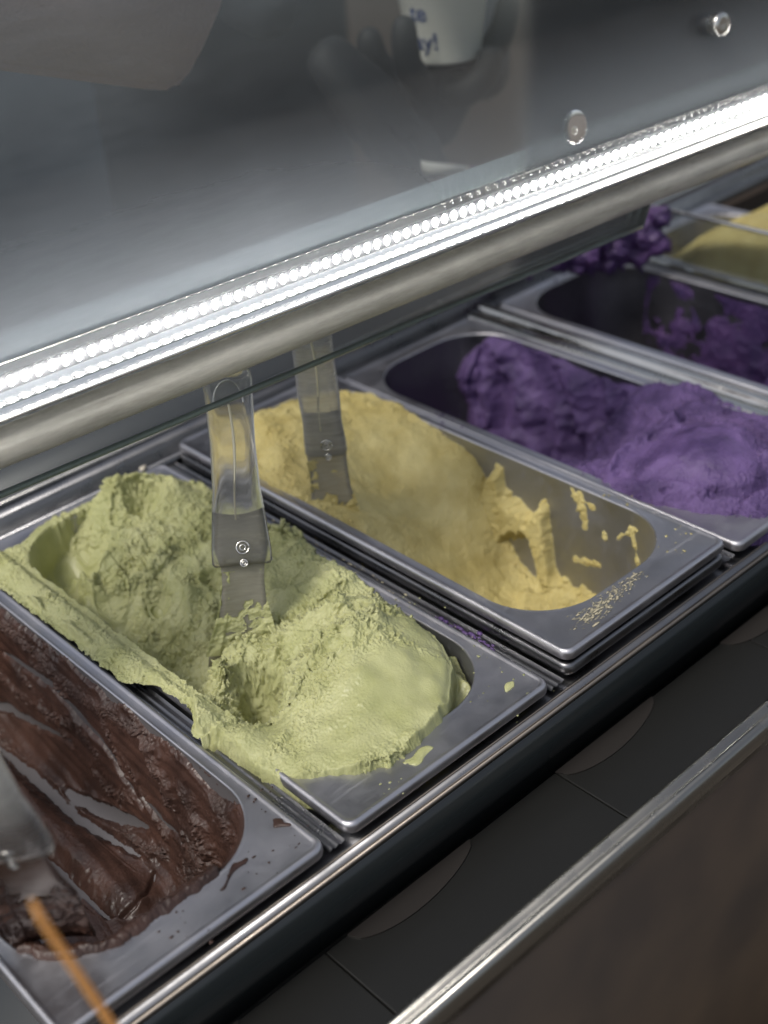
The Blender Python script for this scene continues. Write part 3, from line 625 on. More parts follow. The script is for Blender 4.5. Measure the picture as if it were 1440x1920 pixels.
# ---- dark purple leftovers
def dark_wall(T, Sg, P):
    y = 355 - T; Pf = P.reshape(-1, 3)
    n = perlin(Pf, 40, 71).reshape(T.shape) * 1.3 + perlin(Pf, 14, 72).reshape(T.shape) * .7 + perlin(Pf, 5, 73).reshape(T.shape) * .35
    th = (n + .15 + .4 * sst(330, 180, y)) * 3; return np.where(th > 0, th, -1), np.full(T.shape, .5), .8, .3, 71
droot = empty('dark_purple_ice_cream', (PX['dark'] + .08, .2, 0), label='dark purple remnants smeared inside the nearly empty pan', cat='ice cream')
sheet_ice('wall_smear', 'dark', 0, 300, 6, 165, 1.1, dark_wall, MAT['purple_dark'], droot)
def dark_fun(X, Y):
    H = rbf([(0, 60, -10), (160, 60, -10), (0, 130, -20), (160, 130, -20), (80, 130, -10), (40, 150, -36), (120, 170, -40), (80, 190, -75), (80, 60, 0), (80, 10, -5), (40, 220, -110), (120, 230, -110)], X, Y) + 4 * n2(X, Y, 20, 75)
    return H, (sd_open(X, Y) < -1) & (H > -108), np.full(X.shape, .9), 3.2, .4, 75
height_ice('front_heap', 'dark', 10, 156, 28, 230, 1.2, dark_fun, MAT['purple_dark'], droot)

# ---- mango mound at the far end
def mango_fun(X, Y):
    H = 52 - ((X - 60) / 12.5) ** 2 - ((Y - 240) / 17) ** 2 + 3 * n2(X, Y, 24, 81) + 14 * blob(X, Y, 110, 300, 20, 26)
    so_ = sd_open(X, Y); return np.where(so_ > 0, H - 6 * so_, H), (so_ < 5) & (H > -40), np.full(X.shape, .45), 2.4, .3, 81
height_ice('golden_ice_cream', 'mango', 2, 162, 24, 408, 1.2, mango_fun, MAT['yellow'], label='rounded golden mound in the farthest pan at the right edge', cat='ice cream')

# ---- chocolate: a scraped lining of the pan
def choc_wall(T, Sg, P):
    y = 355 - T; Pf = P.reshape(-1, 3)
    a = perlin(Pf, 22, 91).reshape(T.shape); b = perlin(Pf, 8, 92).reshape(T.shape); c = perlin(Pf, 3.5, 93).reshape(T.shape)
    th = 2.4 + 1.2 * a; crumb = np.full(T.shape, .04)
    def ridge(pl, wd, am, cr=1.0):
        nonlocal th, crumb
        d, f = seg_dist(y, Sg, pl); g = np.exp(-(np.maximum(d + b * wd * .7, 0) / wd) ** 2); th = th + am * g; crumb = np.maximum(crumb, cr * g)
    def bare(pl, w0, w1=None):
        nonlocal th
        w1 = w1 or w0; d, f = seg_dist(y, Sg, pl); wd = w0 + (w1 - w0) * f
        q = wd * (np.sin(np.clip(f, .02, .98) * math.pi) ** .5 * .8 + .2) + b * 1.3 + c * .5 - d
        th = np.where(q > 0, -1, np.minimum(th, .5 - q * 1.1 * .9))
    ridge([(360, 14), (277, 18), (254, 24), (200, 16), (160, 12)], 7, 2.6); ridge([(300, 30), (262, 34)], 6, 1.5)
    ridge([(420, 60), (340, 74), (290, 66), (250, 54), (225, 66)], 5, 2.0, .8)
    ridge([(380, 124), (318, 132), (262, 128), (236, 112)], 6, 3.2); ridge([(236, 112), (205, 108), (180, 112), (150, 100)], 6, 3.6)
    ridge([(232, 84), (205, 88), (192, 78)], 6, 2.6, .9); ridge([(156, 18), (146, 28), (136, 44)], 8, 5.2); ridge([(120, 30), (100, 44), (96, 66)], 7, 4); ridge([(330, 50), (300, 60), (262, 78)], 4, 1.8, .8); ridge([(210, 30), (190, 60)], 4, 1.6, .8); ridge([(88, 14), (70, 24), (62, 50)], 6, 3); ridge([(190, 46), (165, 70), (150, 84)], 5, 2.2, .8)
    # crumbly corner at the front end
    g = np.clip(1.3 * blob(y, Sg, 104, 84, 24, 34, 0), 0, 1); th = th + g * 6; crumb = np.maximum(crumb, g)
    g = np.clip(1.3 * blob(y, Sg, 70, 120, 40, 30), 0, 1); th = th + g * 5; crumb = np.maximum(crumb, g)
    g = np.clip(1.3 * blob(y, Sg, 60, 34, 34, 20), 0, 1); th = th + g * 2.5; crumb = np.maximum(crumb, .35 * g)
    # glossy roll
    d, f = seg_dist(y, Sg, [(300, 143), (183, 143), (138, 140)]); th = th + 8 * np.exp(-(d / 13) ** 2) * sst(128, 136, y + 0 * Sg); crumb = np.where(np.exp(-(d / 13) ** 2) > .3, .1, crumb)
    curl = seg_dist(y, Sg, [(152, 118), (140, 132), (133, 152)])[0]; th = th - 3.5 * np.exp(-((curl) / 1.5) ** 2)
    # bare metal scrapes
    bare([(352, 46), (281, 38), (216, 50), (176, 78)], 3.2, 3.6); bare([(400, 106), (336, 96), (262, 76)], 4.5, 2.2)
    bare([(262, 118), (228, 112), (172, 94)], 5, 4); bare([(345, 129), (298, 126), (235, 126), (172, 116)], 4.5, 2.4)
    bare([(176, 70), (150, 76), (130, 74)], 3.2, 2.6); bare([(230, 162), (170, 161), (136, 158)], 4.5, 3); bare([(110, 6), (84, 10), (70, 8)], 5, 3)
    line = seg_dist(y, Sg, [(318, 136), (163, 126)])[0]; th = th + .5 * np.exp(-(line / .7) ** 2)
    top = 5 + a * 6 + c * 2 + 4 * sst(330, 360, y)
    th = np.where(Sg < top, np.where((y > 60) | (Sg < 2), -1, th), np.minimum(th, np.where(th > 0, .4 + (Sg - top) * .8, -1)))
    th = np.where(np.isfinite(th), th, -1)
    th = np.where(th > 0, th + .35 * np.sin((Sg + .12 * y + 3 * a) / 1.6) * (1 - crumb), th)
    return th, np.clip(crumb, .03, 1), 3.1, .3, 91
croot = empty('chocolate_ice_cream', (PX['choc'] + .08, .2, 0), label='dark chocolate ice cream scraped thin along the nearest pan', cat='ice cream')
sheet_ice('scraped_lining', 'choc', -75, 560, 1, 176, .6, choc_wall, MAT['choc'], croot)
def choc_floor(X, Y):
    H = rbf([(20, 30, -20), (60, 22, -6), (90, 20, -5), (120, 30, -10), (145, 60, -50), (130, 80, -96), (100, 90, -108), (74, 100, -108), (40, 90, -70), (14, 60, -14), (12, 95, -20), (20, 130, -50), (40, 140, -90), (60, 140, -116), (60, 60, -60), (90, 55, -60), (120, 56, -60), (20, 200, -80), (50, 200, -122), (100, 140, -122), (150, 110, -124), (150, 150, -130), (150, 215, -135), (110, 215, -132), (130, 130, -124)], X, Y, 1) + 3 * n2(X, Y, 14, 95) + 1.5 * n2(X, Y, 7, 96)
    sd = sd_open(X, Y) - 3 + 2 * n2(X, Y, 6, 97); H = H - 3 * np.clip(sd + 2, 0, 8); H = np.where(sd_open(X, Y) > -3, np.minimum(H, 1.5), H)
    so = sd_open(X, Y) + 2.5 * n2(X, Y, 9, 98); lip = (2.8 - .22 * (so + 2.5) ** 2) - 300 * sst(112, 150, X) - 300 * sst(60, 110, Y); H = np.where(so < 3, smax(H, lip, 1.5), H)
    cr = np.where(so > -8, .25, .85)
    return H, (sd < 3) & (H > -113), cr, 3.2, .7, 97
height_ice('front_heap', 'choc', 6, 158, 20, 215, .7, choc_floor, MAT['choc'], croot)
# a few drips and crumbs that fell on the rims
def dab(name, x, y, z, r, mat, sc=(1, 1, .3), rot=0, **kw):
    bm = bmesh.new(); ico(bm, (0, 0, 0), r, 3, .03, sc); bmesh.ops.rotate(bm, verts=bm.verts, matrix=Matrix.Rotation(math.radians(rot), 3, 'Z'))
    for v in bm.verts: v.co += Vector((x * 1.0 + .35 * r * math.sin(v.co.y * 2.5 / r + x * 900), y + .3 * r * math.sin(v.co.x * 2.2 / r + y * 900), z))
    me = bpy.data.meshes.new(name); bm.to_mesh(me); bm.free(); roughen(me, min(r * .10, .0006), 33); return link(name, me, mat, **kw)
dab('drip', .1455, .0165, -.0010, .0036, MAT['green'], (1.3, .75, .35), 30, label='small pale green droplet on the front corner of the middle pan', cat='drip')
dab('drip', .064, .0135, -.0012, .0075, MAT['green'], (1.5, .55, .14), -12, label='flat green spill on the front rim of the middle pan', cat='drip')
dab('drip', -.0225, .031, -.0010, .0032, MAT['choc'], (1, 1.6, .35), 20, label='small chocolate blob beside the opening of the nearest pan', cat='drip')
dab('drip', -.062, .0225, -.0012, .0060, MAT['choc'], (1.9, .35, .2), 22, label='chocolate smudge along the front rim of the nearest pan', cat='drip')
dab('crumb', .148, .424, .000, .0028, MAT['drip'], (1.3, 1, .6), 10, label='tiny orange pink crumb at the back corner of the middle pan', cat='crumb')
# dried smear scraped over the front rim of the raised pan
bm = bmesh.new(); rs = random.Random(5)
for k in range(420):
    t = rs.random() ** 1.3; x = .212 + .062 * t + rs.gauss(0, .005); y = .0150 + .006 * t + rs.gauss(0, .0040 * (1 - .5 * t)) + .0015 * math.sin(x * 900)
    if y < .0065 or y > .0262: continue
    ico(bm, (x, y, .0112), rs.uniform(.00015, .0005) * (1 + 1.2 * (rs.random() < .06)), 1, .35, (rs.uniform(1, 5), 1, .4))
me = bpy.data.meshes.new('dried_smear'); bm.to_mesh(me); bm.free()
link('dried_smear', me, MAT['dry'], label='dry flaky cream smear on the front rim of the raised pan', cat='smear', kind='stuff')
bm = bmesh.new()
for k in range(90):
    x = rs.uniform(.1668, .1785); y = .20 + rs.gauss(0, .035); ico(bm, (x, y, -.009), rs.uniform(.0003, .0011), 1, .3, (1, rs.uniform(1, 3), .5))
me = bpy.data.meshes.new('crumbs'); bm.to_mesh(me); bm.free(); link('crumbs', me, MAT['dry'], label='scattered crumbs in the groove between green and yellow pans', cat='crumbs', kind='stuff')
bm = bmesh.new()
for k in range(34): ico(bm, (.1715 + rs.gauss(0, .002), .080 + rs.gauss(0, .016), -.008), rs.uniform(.0006, .0019), 1, .3, (1, 1.5, .6))
me = bpy.data.meshes.new('crumbs'); bm.to_mesh(me); bm.free(); link('crumbs', me, MAT['purple'], label='violet crumbs in the groove beside the raised pan front', cat='crumbs', kind='stuff')

def specks(label, mat, centres, n, spread, size):
    bm = bmesh.new()
    for k in range(n):
        c = centres[k % len(centres)]; x = c[0] + rs.gauss(0, spread); y = c[1] + rs.gauss(0, spread * 1.5)
        ico(bm, (x, y, c[2]), rs.uniform(size * .3, size), 1, .35, (rs.uniform(.8, 2), 1, .4))
    me = bpy.data.meshes.new('specks'); bm.to_mesh(me); bm.free(); roughen(me, .0002, 3)
    link('specks', me, mat, label=label, cat='specks', kind='stuff')
specks('fine green specks scattered on the front and right rim of the middle pan', MAT['green'], [(.150, .020, -.0009), (.120, .010, -.0009), (.161, .060, -.0003), (.040, .013, -.0009), (.161, .12, -.0003)], 46, .007, .0008)
specks('fine chocolate specks on the rim of the nearest pan', MAT['choc'], [(-.022, .020, -.0009), (-.05, .015, -.0009), (-.10, .012, -.0009), (-.0185, .06, -.0003)], 40, .006, .0009)
specks('yellow flecks on the right rim of the raised pan', MAT['yellow'], [(.341, .08, .0117), (.335, .03, .0111), (.31, .014, .0111)], 26, .006, .0009)
specks('violet flecks on the rims around the bright violet pan', MAT['purple'], [(.366, .16, -.0003), (.364, .30, -.0003), (.42, .010, -.0009), (.343, .27, .0117)], 50, .008, .0012)

# ------------------------------------------------------------------ spatulas
VIEW = Vector(cam.location)
def spatula(base, top, label, blade_len=.075, wb=.039, wt=.031, bl_w=(.027, .030, .048), flip=1, wdir=None, tip=None, bmat='frost', hmat='clear', smear=None, seed_=1):
    """base = lower end of the handle, top = its upper end"""
    base = Vector(base); top = Vector(top); ax = (top - base).normalized(); L = (top - base).length
    wd = Vector(wdir) if wdir else Vector((.80, -.60, 0)); wd = (wd - ax * wd.dot(ax)).normalized(); nn = ax.cross(wd).normalized()
    root = empty('spatula', base, label=label, cat='spatula', group='clear handled spatulas standing in the pans')
    bd = (base - Vector(tip)).normalized() if tip else ax; bn = bd.cross(wd).normalized()
    def P(a, u, v): return base + ax * a + wd * u + nn * v if a >= 0 else base + bd * a + wd * u + bn * v
    # handle: flattened flared tube
    rows = []; prof = [(0, wb * .46, .0045), (.002, wb * .5, .0058), (.010, wb * .495, .0065), (.028, wb * .455, .0070), (.050, wt * .5, .0072), (.080, wt * .475, .0068), (.105, wt * .5, .0062), (L - .008, wt * .52, .0056), (L - .002, wt * .5, .0048), (L, wt * .44, .003)]
    n = 32; V = []
    for a, hw, ht in prof:
        for i in range(n):
            t = 2 * math.pi * i / n; c, s = math.cos(t), math.sin(t)
            V.append(P(a, hw * math.copysign(abs(c) ** .55, c), ht * math.copysign(abs(s) ** .8, s)))
    V += [P(0, 0, 0), P(L, 0, 0)]
    bm = bmesh.new(); vs = [bm.verts.new(v) for v in V]; m = len(prof)
    for j in range(m - 1):
        for i in range(n): bm.faces.new((vs[j * n + i], vs[j * n + (i + 1) % n], vs[(j + 1) * n + (i + 1) % n], vs[(j + 1) * n + i]))
    for i in range(n): bm.faces.new((vs[-2], vs[(i + 1) % n], vs[i])); bm.faces.new((vs[-1], vs[(m - 1) * n + i], vs[(m - 1) * n + (i + 1) % n]))
    bmesh.ops.recalc_face_normals(bm, faces=bm.faces); me = bpy.data.meshes.new('handle'); bm.to_mesh(me); bm.free(); h = link('handle', me, MAT[hmat], root)
    flip = 1 if nn.dot(VIEW - base) > 0 else -1
    # moulded arch and spine on the face of the handle
    arch = [P(L - .022 + .014 * math.sin(math.radians(a)), .0095 * math.cos(math.radians(a)), .0060 * flip) for a in range(-10, 191, 10)]
    tube('moulded_arch', MAT['chrome'], arch, .0006, h, 8)
    sp = [P(L - .024 - .075 * t, .0014 * math.sin(t * 5), .0064 * flip) for t in np.linspace(0, 1, 12)]
    tube('moulded_spine', MAT['spine'], sp, [.0010 - .0007 * abs(t - .4) for t in np.linspace(0, 1, 12)], h, 8)
    # flat blade with a tang that runs up into the handle
    Vb = []; st = [(.036, wb * .40), (.030, wb * .42), (.012, wb * .44), (.0, bl_w[0] * .52), (-.012, bl_w[0] * .5), (-.03, bl_w[1] * .5), (-.048, bl_w[1] * .62), (-blade_len * .85, bl_w[2] * .5), (-blade_len, bl_w[2] * .52)]
    th = .0011
    for a, hw in st:
        for k in range(9):
            u = -hw + 2 * hw * k / 8; bow = .0016 * (1 - (k / 4 - 1) ** 2); arc = (.003 * (1 - (k / 4 - 1) ** 2) if a > .033 else 0)
            Vb.append((P(a + arc * -1, u, bow + th), P(a - arc, u, bow - th)))
    bm = bmesh.new(); f = [bm.verts.new(v[0]) for v in Vb]; g = [bm.verts.new(v[1]) for v in Vb]; R = len(st)
    for j in range(R - 1):
        for k in range(8):
            i0 = j * 9 + k; bm.faces.new((f[i0], f[i0 + 1], f[i0 + 10], f[i0 + 9])); bm.faces.new((g[i0], g[i0 + 9], g[i0 + 10], g[i0 + 1]))
        for k in (0, 8): i0 = j * 9 + k; bm.faces.new((f[i0], f[i0 + 9], g[i0 + 9], g[i0]))
    for j in (0, R - 1):
        for k in range(8): i0 = j * 9 + k; bm.faces.new((f[i0], g[i0], g[i0 + 1], f[i0 + 1]))
    bmesh.ops.recalc_face_normals(bm, faces=bm.faces); me = bpy.data.meshes.new('blade'); bm.to_mesh(me); bm.free(); link('blade', me, MAT[bmat], root)
    # smear of ice cream clinging to the front of the blade
    if smear:
        na, nu = 110, 70; A_, Uu = np.meshgrid(np.linspace(-blade_len * .9, -.004, na), np.linspace(-1, 1, nu), indexing='ij')
        aa = np.array([q[0] for q in st][::-1]); hh = np.array([q[1] for q in st][::-1]); HW = np.interp(A_, aa, hh) * 1.06
        Pq = np.stack([(A_ * 1000 + 50).ravel(), (Uu * HW * 1000).ravel(), np.full(A_.size, seed_ * 9.1)], 1)
        nz = perlin(Pq, 13, 5 + seed_) * 1.1 + perlin(Pq, 5, 6 + seed_) * .7 + perlin(Pq, 2.2, 7 + seed_) * .35; nz = nz.reshape(A_.shape)
        lv = np.interp(A_ / blade_len, [-.9, -.6, -.42, -.1, 0], [1.4, .6, -.45, -.8, -.2]) + np.where(Uu < -.62, .55, 0) + .4 * (np.abs(Uu) > .93) * (Uu < 0)
        T_ = np.clip((lv + nz) * .0022, -.0002, .0045); Vv = []
        N3 = nn * flip
        for i in range(na):
            for j in range(nu):
                t_ = T_[i, j]; Vv.append(P(A_[i, j], Uu[i, j] * HW[i, j], 0) + N3 * (.0016 * (1 - Uu[i, j] ** 2) * (1 if flip > 0 else -1) + .0012 + t_) if t_ > 0 else P(A_[i, j], Uu[i, j] * HW[i, j], 0) + N3 * .0004)
        Qs = grid_faces(na, nu, T_ > 0); V3, Qs, _ = compact(np.array(Vv), Qs); me = mesh_np('smear', V3, Qs); at_ = me.attributes.new('crumb', 'FLOAT', 'POINT'); at_.data.foreach_set('value', np.full(len(V3), .5, np.float32))
        link('smear', me, MAT[smear], root)
    # rivets
    for a, r in ((.011, .0040), (.001, .0022)):
        c = P(max(a, 0), .0015, .0068 * flip) + ax * min(a, 0)
        for rr, tt in ((r, .0007), (r * .45, .0006)):
            ring = [c + wd * rr * math.cos(q) + ax * rr * math.sin(q) for q in np.linspace(0, 2 * math.pi, 25)]
            tube('rivet', MAT['chrome'], ring, tt * .8, root, 6)
    return root
spatula((.0764, .1834, .050), (.1262, .2425, .152), 'clear handled spatula standing in the pale green ice cream', blade_len=.078, tip=(.0700, .1870, -.012), smear='green', seed_=1)
# second spatula, in the yellow ice cream
b2 = Vector((.2155 , .3075, .075)); t2 = Vector((.2600, .3350, .165))
spatula((.2060, .2520, .050), (.2030, .2500, .172), 'clear handled spatula standing in the yellow ice cream', blade_len=.092, hmat='milky', smear='yellow', seed_=2, wb=.031, wt=.030, bl_w=(.028, .029, .031), wdir=(.74, -.67, 0))
spatula((-.1639, .0336, .085), (-.1850, -.0022, .208), 'clear handled spatula leaning in the chocolate pan at lower left', blade_len=.100, wb=.040, wt=.031, bl_w=(.028, .032, .038), wdir=(.75, -.62, .1), bmat='frost_brown', hmat='milky', smear='choc', seed_=3)

# crumbs of ice cream sticking to the blades
def stick_crumbs(label, mat, pts):
    bm = bmesh.new(); pts = [tuple(Vector(a).lerp(Vector(b), q)) for a, b in zip(pts[:-1], pts[1:]) for q in (0, .33, .66) if (Vector(a) - Vector(b)).length < .018] + list(pts)
    for p in pts:
        for k in range(6): ico(bm, (p[0] + random.gauss(0, .0016), p[1] + random.gauss(0, .0016), p[2] + random.gauss(0, .0016)), random.uniform(.0010, .0030), 3, .02, (1.2, .8, .6))
    me = bpy.data.meshes.new('clinging_crumbs'); bm.to_mesh(me); bm.free(); roughen(me, .0011, 15); link('clinging_crumbs', me, mat, label=label, cat='crumbs', kind='stuff')


# ------------------------------------------------------------------ sneeze guard: dusty glass pane
GA, GB, GC = .21594, -.05834, .15          # pane: y = GA + GB x + GC (z - .15)
def pane_pt(x, z, off=0.0): return Vector((x - off * .058, GA + GB * x + GC * (z - .15) - off, z + off * .15))
guard = empty('glass_guard', pane_pt(.2, .15), label='tilted dusty glass guard above the pans with bright lower edge', cat='glass guard')
def slab(name, mat, outline, t, parent, **kw):
    bm = bmesh.new(); n = len(outline); f = [bm.verts.new(pane_pt(x, z, t / 2)) for x, z in outline]; b = [bm.verts.new(pane_pt(x, z, -t / 2)) for x, z in outline]
    bm.faces.new(f); bm.faces.new(b[::-1])
    for i in range(n): bm.faces.new((f[i], b[i], b[(i + 1) % n], f[(i + 1) % n]))
    bmesh.ops.recalc_face_normals(bm, faces=bm.faces); me = bpy.data.meshes.new(name); bm.to_mesh(me); bm.free()
    return link(name, me, mat, parent, smooth=False, **kw)
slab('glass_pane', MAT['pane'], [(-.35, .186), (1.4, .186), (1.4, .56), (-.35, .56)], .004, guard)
slab('clear_lip', MAT['thin_glass'], [(-.35, .1515), (.487, .1515), (.500, .168), (.500, .1855), (-.35, .1855)], .004, guard)
# polished bottom edge
edge_path = [pane_pt(x, .1503) for x in np.linspace(-.35, .487, 20)]
tube('polished_edge', MAT['glass_edge'], edge_path, .0021, guard, 10)
tube('polished_edge', MAT['glass_edge'], [pane_pt(.487, .1503), pane_pt(.4995, .168)], .0018, guard, 8)
# round steel glass fixings
def disc_fix(name, x, z, r, h, mat, parent, label=None):
    rt = None; V = []
    c0 = pane_pt(x, z, .002)
    nrm = (pane_pt(x, z, 1) - pane_pt(x, z, 0)).normalized(); a = Vector((1, GB, 0)).normalized(); b = nrm.cross(a)
    prof = [(r * .98, 0), (r, h * .2), (r, h * .8), (r * .93, h), (r * .5, h), (.0001, h * .97)]
    for rr, hh in prof:
        for k in range(28): t = 2 * math.pi * k / 28; V.append(c0 + nrm * hh + (a * math.cos(t) + b * math.sin(t)) * rr)
    return link(name, mesh_np(name, np.array(V), grid_faces(len(prof), 28, close=True)), mat, parent, label=label)
disc_fix('round_fixing', .5850, .2790, .0088, .010, MAT['chrome'], guard, 'round steel fixing near the top right')
disc_fix('round_fixing', .4265, .240, .0120, .0010, MAT['thin_glass'], guard, 'clear round fixing in the middle of the glass')
disc_fix('round_fixing', .4250, .238, .0030, .0015, MAT['frost'], guard)

# ------------------------------------------------------------------ light bar on the glass
bar = empty('light_bar', pane_pt(.3, .19, .01), label='polished bar of lit white LEDs running along the glass guard', cat='light bar')
BX0, BX1 = -.30, 1.30
def bar_sweep(name, mat, prof, x0=BX0, x1=BX1, closed=True, n=2, smooth=True, parent=bar, **kw):
    """profile of (height z, offset in front of the pane) run along the glass"""
    V = []
    for x in np.linspace(x0, x1, n):
        for z, off in prof: V.append(pane_pt(x, z, off))
    m = len(prof); me = mesh_np(name, np.array(V), grid_faces(n, m, close=closed))
    bm = bmesh.new(); bm.from_mesh(me); bm.verts.ensure_lookup_table()
    if closed:
        for k in (0, (n - 1) * m): bm.faces.new([bm.verts[k + i] for i in range(m)])
    bmesh.ops.recalc_face_normals(bm, faces=bm.faces); bm.to_mesh(me); bm.free()
    return link(name, me, mat, parent, smooth=smooth, **kw)
def zo(zapp, off): return (zapp + .5 * off, off)       # apparent height on the pane -> real height at that offset
tubep = [(.1812 + .0108 * math.sin(math.radians(a)), .0150 + .0108 * math.cos(math.radians(a))) for a in np.arange(0, 360, 8)]
bar_sweep('round_tube', MAT['tube'], tubep)
# reflector with two polished facets under the diodes, aimed back at the viewer
def cove(z1, o1, z0, o0, n=7): return [(z1 - (z1 - z0) * math.sin(a), o1 + (o0 - o1) * (1 - math.cos(a))) for a in np.linspace(.15, math.pi / 2 - .02, n)]
bar_sweep('reflector', MAT['mirror'], cove(.2096, .0112, .2030, .0172), closed=False)
bar_sweep('reflector', MAT['mirror'], cove(.2030, .0172, .1975, .0236), closed=False)
bar_sweep('led_board', MAT['board'], [(.2092, .0108), (.2158, .0106), (.2158, .0030), (.1990, .0030)], smooth=False)
bar_sweep('clear_cover', MAT['cover'], [(.2208, .0045), (.2195, .0120), (.2120, .0165), (.2050, .0222), (.1985, .0262)], closed=False)
bar_sweep('top_lip', MAT['chrome'], [(.2210, .0046), (.2216, .0045), (.2218, .0030), (.2210, .0026)], smooth=False)
bar_sweep('bright_bead', MAT['chrome'], [(.1978 + .0012 * math.sin(a), .0238 + .0012 * math.cos(a)) for a in np.linspace(0, 6.0, 12)])
# LEDs: one mesh, many linked copies
me_led = None; bm = bmesh.new(); ico(bm, (0, 0, 0), 1, 2, 0, (.0019, .0012, .0031)); me_led = bpy.data.meshes.new('led'); bm.to_mesh(me_led); bm.free(); me_led.materials.append(MAT['led'])
for k in range(186):
    x = -.28 + .00835 * k
    o = bpy.data.objects.new('led', me_led); COL.objects.link(o); o.parent = bar; p = pane_pt(x, .2130, .0114); o.location = p - bar.location
# ribbed clear cover above the diodes
bm = bmesh.new(); n = 240; 
for k in range(n):
    x = -.29 + k * .0066; x1 = x + .0066
    c = [pane_pt(x, .2210, -.0045), pane_pt(x1, .2210, -.0045), pane_pt(x1, .2350, -.0045), pane_pt(x, .2350, -.0045), pane_pt((x + x1) / 2, .2210, -.0036), pane_pt((x + x1) / 2, .2350, -.0036)]
    v = [bm.verts.new(q) for q in c]
    for f in ((0, 4, 5, 3), (4, 1, 2, 5), (0, 1, 4), (3, 5, 2), (0, 3, 2, 1)): bm.faces.new([v[i] for i in f])
me = bpy.data.meshes.new('ribbed_cover'); bm.to_mesh(me); bm.free(); link('ribbed_cover', me, MAT['diffuser'], bar, smooth=False, kind='stuff')

# ------------------------------------------------------------------ glass divider at the right
dv = empty('glass_divider', (.70, .3, 0), label='low glass divider with pale top edge before the golden mound', cat='divider')
box('glass_pane', MAT['thin_glass'], (.7345, .7375, .10, .52, .0, .056), dv)
tube('top_edge', MAT['chrome'], [(.736, y, .0575) for y in np.linspace(.10, .52, 8)], .0022, dv, 8)

# ------------------------------------------------------------------ worker behind the glass
def skin_mesh(name, verts, edges, radii, mat, parent, sub=2, root=0, **kw):
    me = bpy.data.meshes.new(name); me.from_pydata(verts, edges, []); o = bpy.data.objects.new(name, me); COL.objects.link(o)
    md = o.modifiers.new('s', 'SKIN'); sv = me.skin_vertices[0].data
    for i, r in enumerate(radii): sv[i].radius = (r, r) if not hasattr(r, '__len__') else r
    sv[root].use_root = True
    o.modifiers.new('u', 'SUBSURF').levels = sub
    dg = bpy.context.evaluated_depsgraph_get(); nm = bpy.data.meshes.new_from_object(o.evaluated_get(dg)); bpy.data.objects.remove(o)
    return link(name, nm, mat, parent, **kw)
pr = empty('person', (.62, .95, -.95), label='worker in dark clothes and black gloves filling a white cup', cat='person')
hipc = Vector((.66, .98, -.02)); chest = Vector((.62, .90, .38))
V = [hipc, (.64, .94, .16), chest, (.62, .88, .50), (.62, .87, .58), (.62, .84, .66),                       # 0-5 pelvis to head
     (.44, .86, .47), (.36, .72, .42), (.444, .535, .275),                                                      # 6-8 arm with spatula: shoulder elbow wrist
     (.80, .86, .47), (.90, .78, .26), (.70, .56, .155),                                                     # 9-11 arm with cup
     (.56, .98, -.10), (.55, .94, -.48), (.55, .98, -.90), (.76, .98, -.10), (.78, .94, -.48), (.78, .98, -.90), (.55, .90, -.93), (.78, .90, -.93)]
E = [(0, 1), (1, 2), (2, 3), (3, 4), (4, 5), (2, 6), (6, 7), (7, 8), (2, 9), (9, 10), (10, 11), (0, 12), (12, 13), (13, 14), (0, 15), (15, 16), (16, 17), (14, 18), (17, 19)]
Rr = [(.15, .12), (.14, .11), (.16, .12), (.08, .07), (.052, .052), (.09, .1), (.062, .062), (.046, .046), (.034, .034), (.062, .062), (.046, .046), (.034, .034), (.09, .09), (.06, .06), (.045, .045), (.09, .09), (.06, .06), (.045, .045), (.04, .03), (.04, .03)]
skin_mesh('clothed_body', [tuple(v) for v in V], E, Rr, MAT['cloth'], pr)
bm = bmesh.new(); ico(bm, (.62, .85, .70), .098, 3, 0, (.82, .95, 1.18)); me = bpy.data.meshes.new('head'); bm.to_mesh(me); bm.free(); link('head', me, MAT['skin'], pr)
bm = bmesh.new(); ico(bm, (.62, .875, .735), .105, 3, .02, (.86, .92, 1.0)); me = bpy.data.meshes.new('hair'); bm.to_mesh(me); bm.free(); link('hair', me, MAT['hair'], pr)
# gloved hand around the cup (palm below, four fingers and a thumb up its sides)
def hand(wrist, palm, fingers, r=.0095):
    v = [wrist, tuple((Vector(wrist) + Vector(palm)) / 2), palm]; e = [(0, 1), (1, 2)]; rad = [(.030, .024), (.036, .022), (.036, .020)]
    for f in fingers:
        pi = 2
        for k, q in enumerate(f): v.append(q); e.append((pi, len(v) - 1)); rad.append((r * (1.25 - .12 * k),) * 2); pi = len(v) - 1
    skin_mesh('gloved_hand', v, e, rad, MAT['glove'], pr, 2)
cupc = Vector((.5900, .500, .220))
hand((.60, .545, .125), (.595, .520, .182), [
    [(.560, .500, .200), (.527, .485, .225), (.520, .480, .252), (.522, .480, .275)],
    [(.590, .475, .190), (.602, .460, .205), (.605, .456, .222), (.605, .458, .232)],
    [(.620, .490, .200), (.637, .478, .225), (.648, .474, .248), (.652, .474, .270)],
    [(.625, .520, .205), (.645, .525, .230), (.650, .525, .255)],
    [(.555, .540, .200), (.535, .545, .230), (.535, .545, .256)]], .0130)
# hand that grips the serving spatula; its finger points down
hand((.450, .520, .262), (.474, .480, .205), [
    [(.482, .462, .170), (.490, .452, .140), (.497, .449, .115), (.4985, .448, .100)],
    [(.503, .470, .178), (.520, .455, .150), (.522, .447, .132)],
    [(.510, .492, .185), (.533, .478, .160), (.533, .462, .142)],
    [(.505, .512, .195), (.533, .505, .175), (.538, .488, .158)],
    [(.455, .462, .190), (.462, .448, .165), (.478, .440, .150)]], .0140)
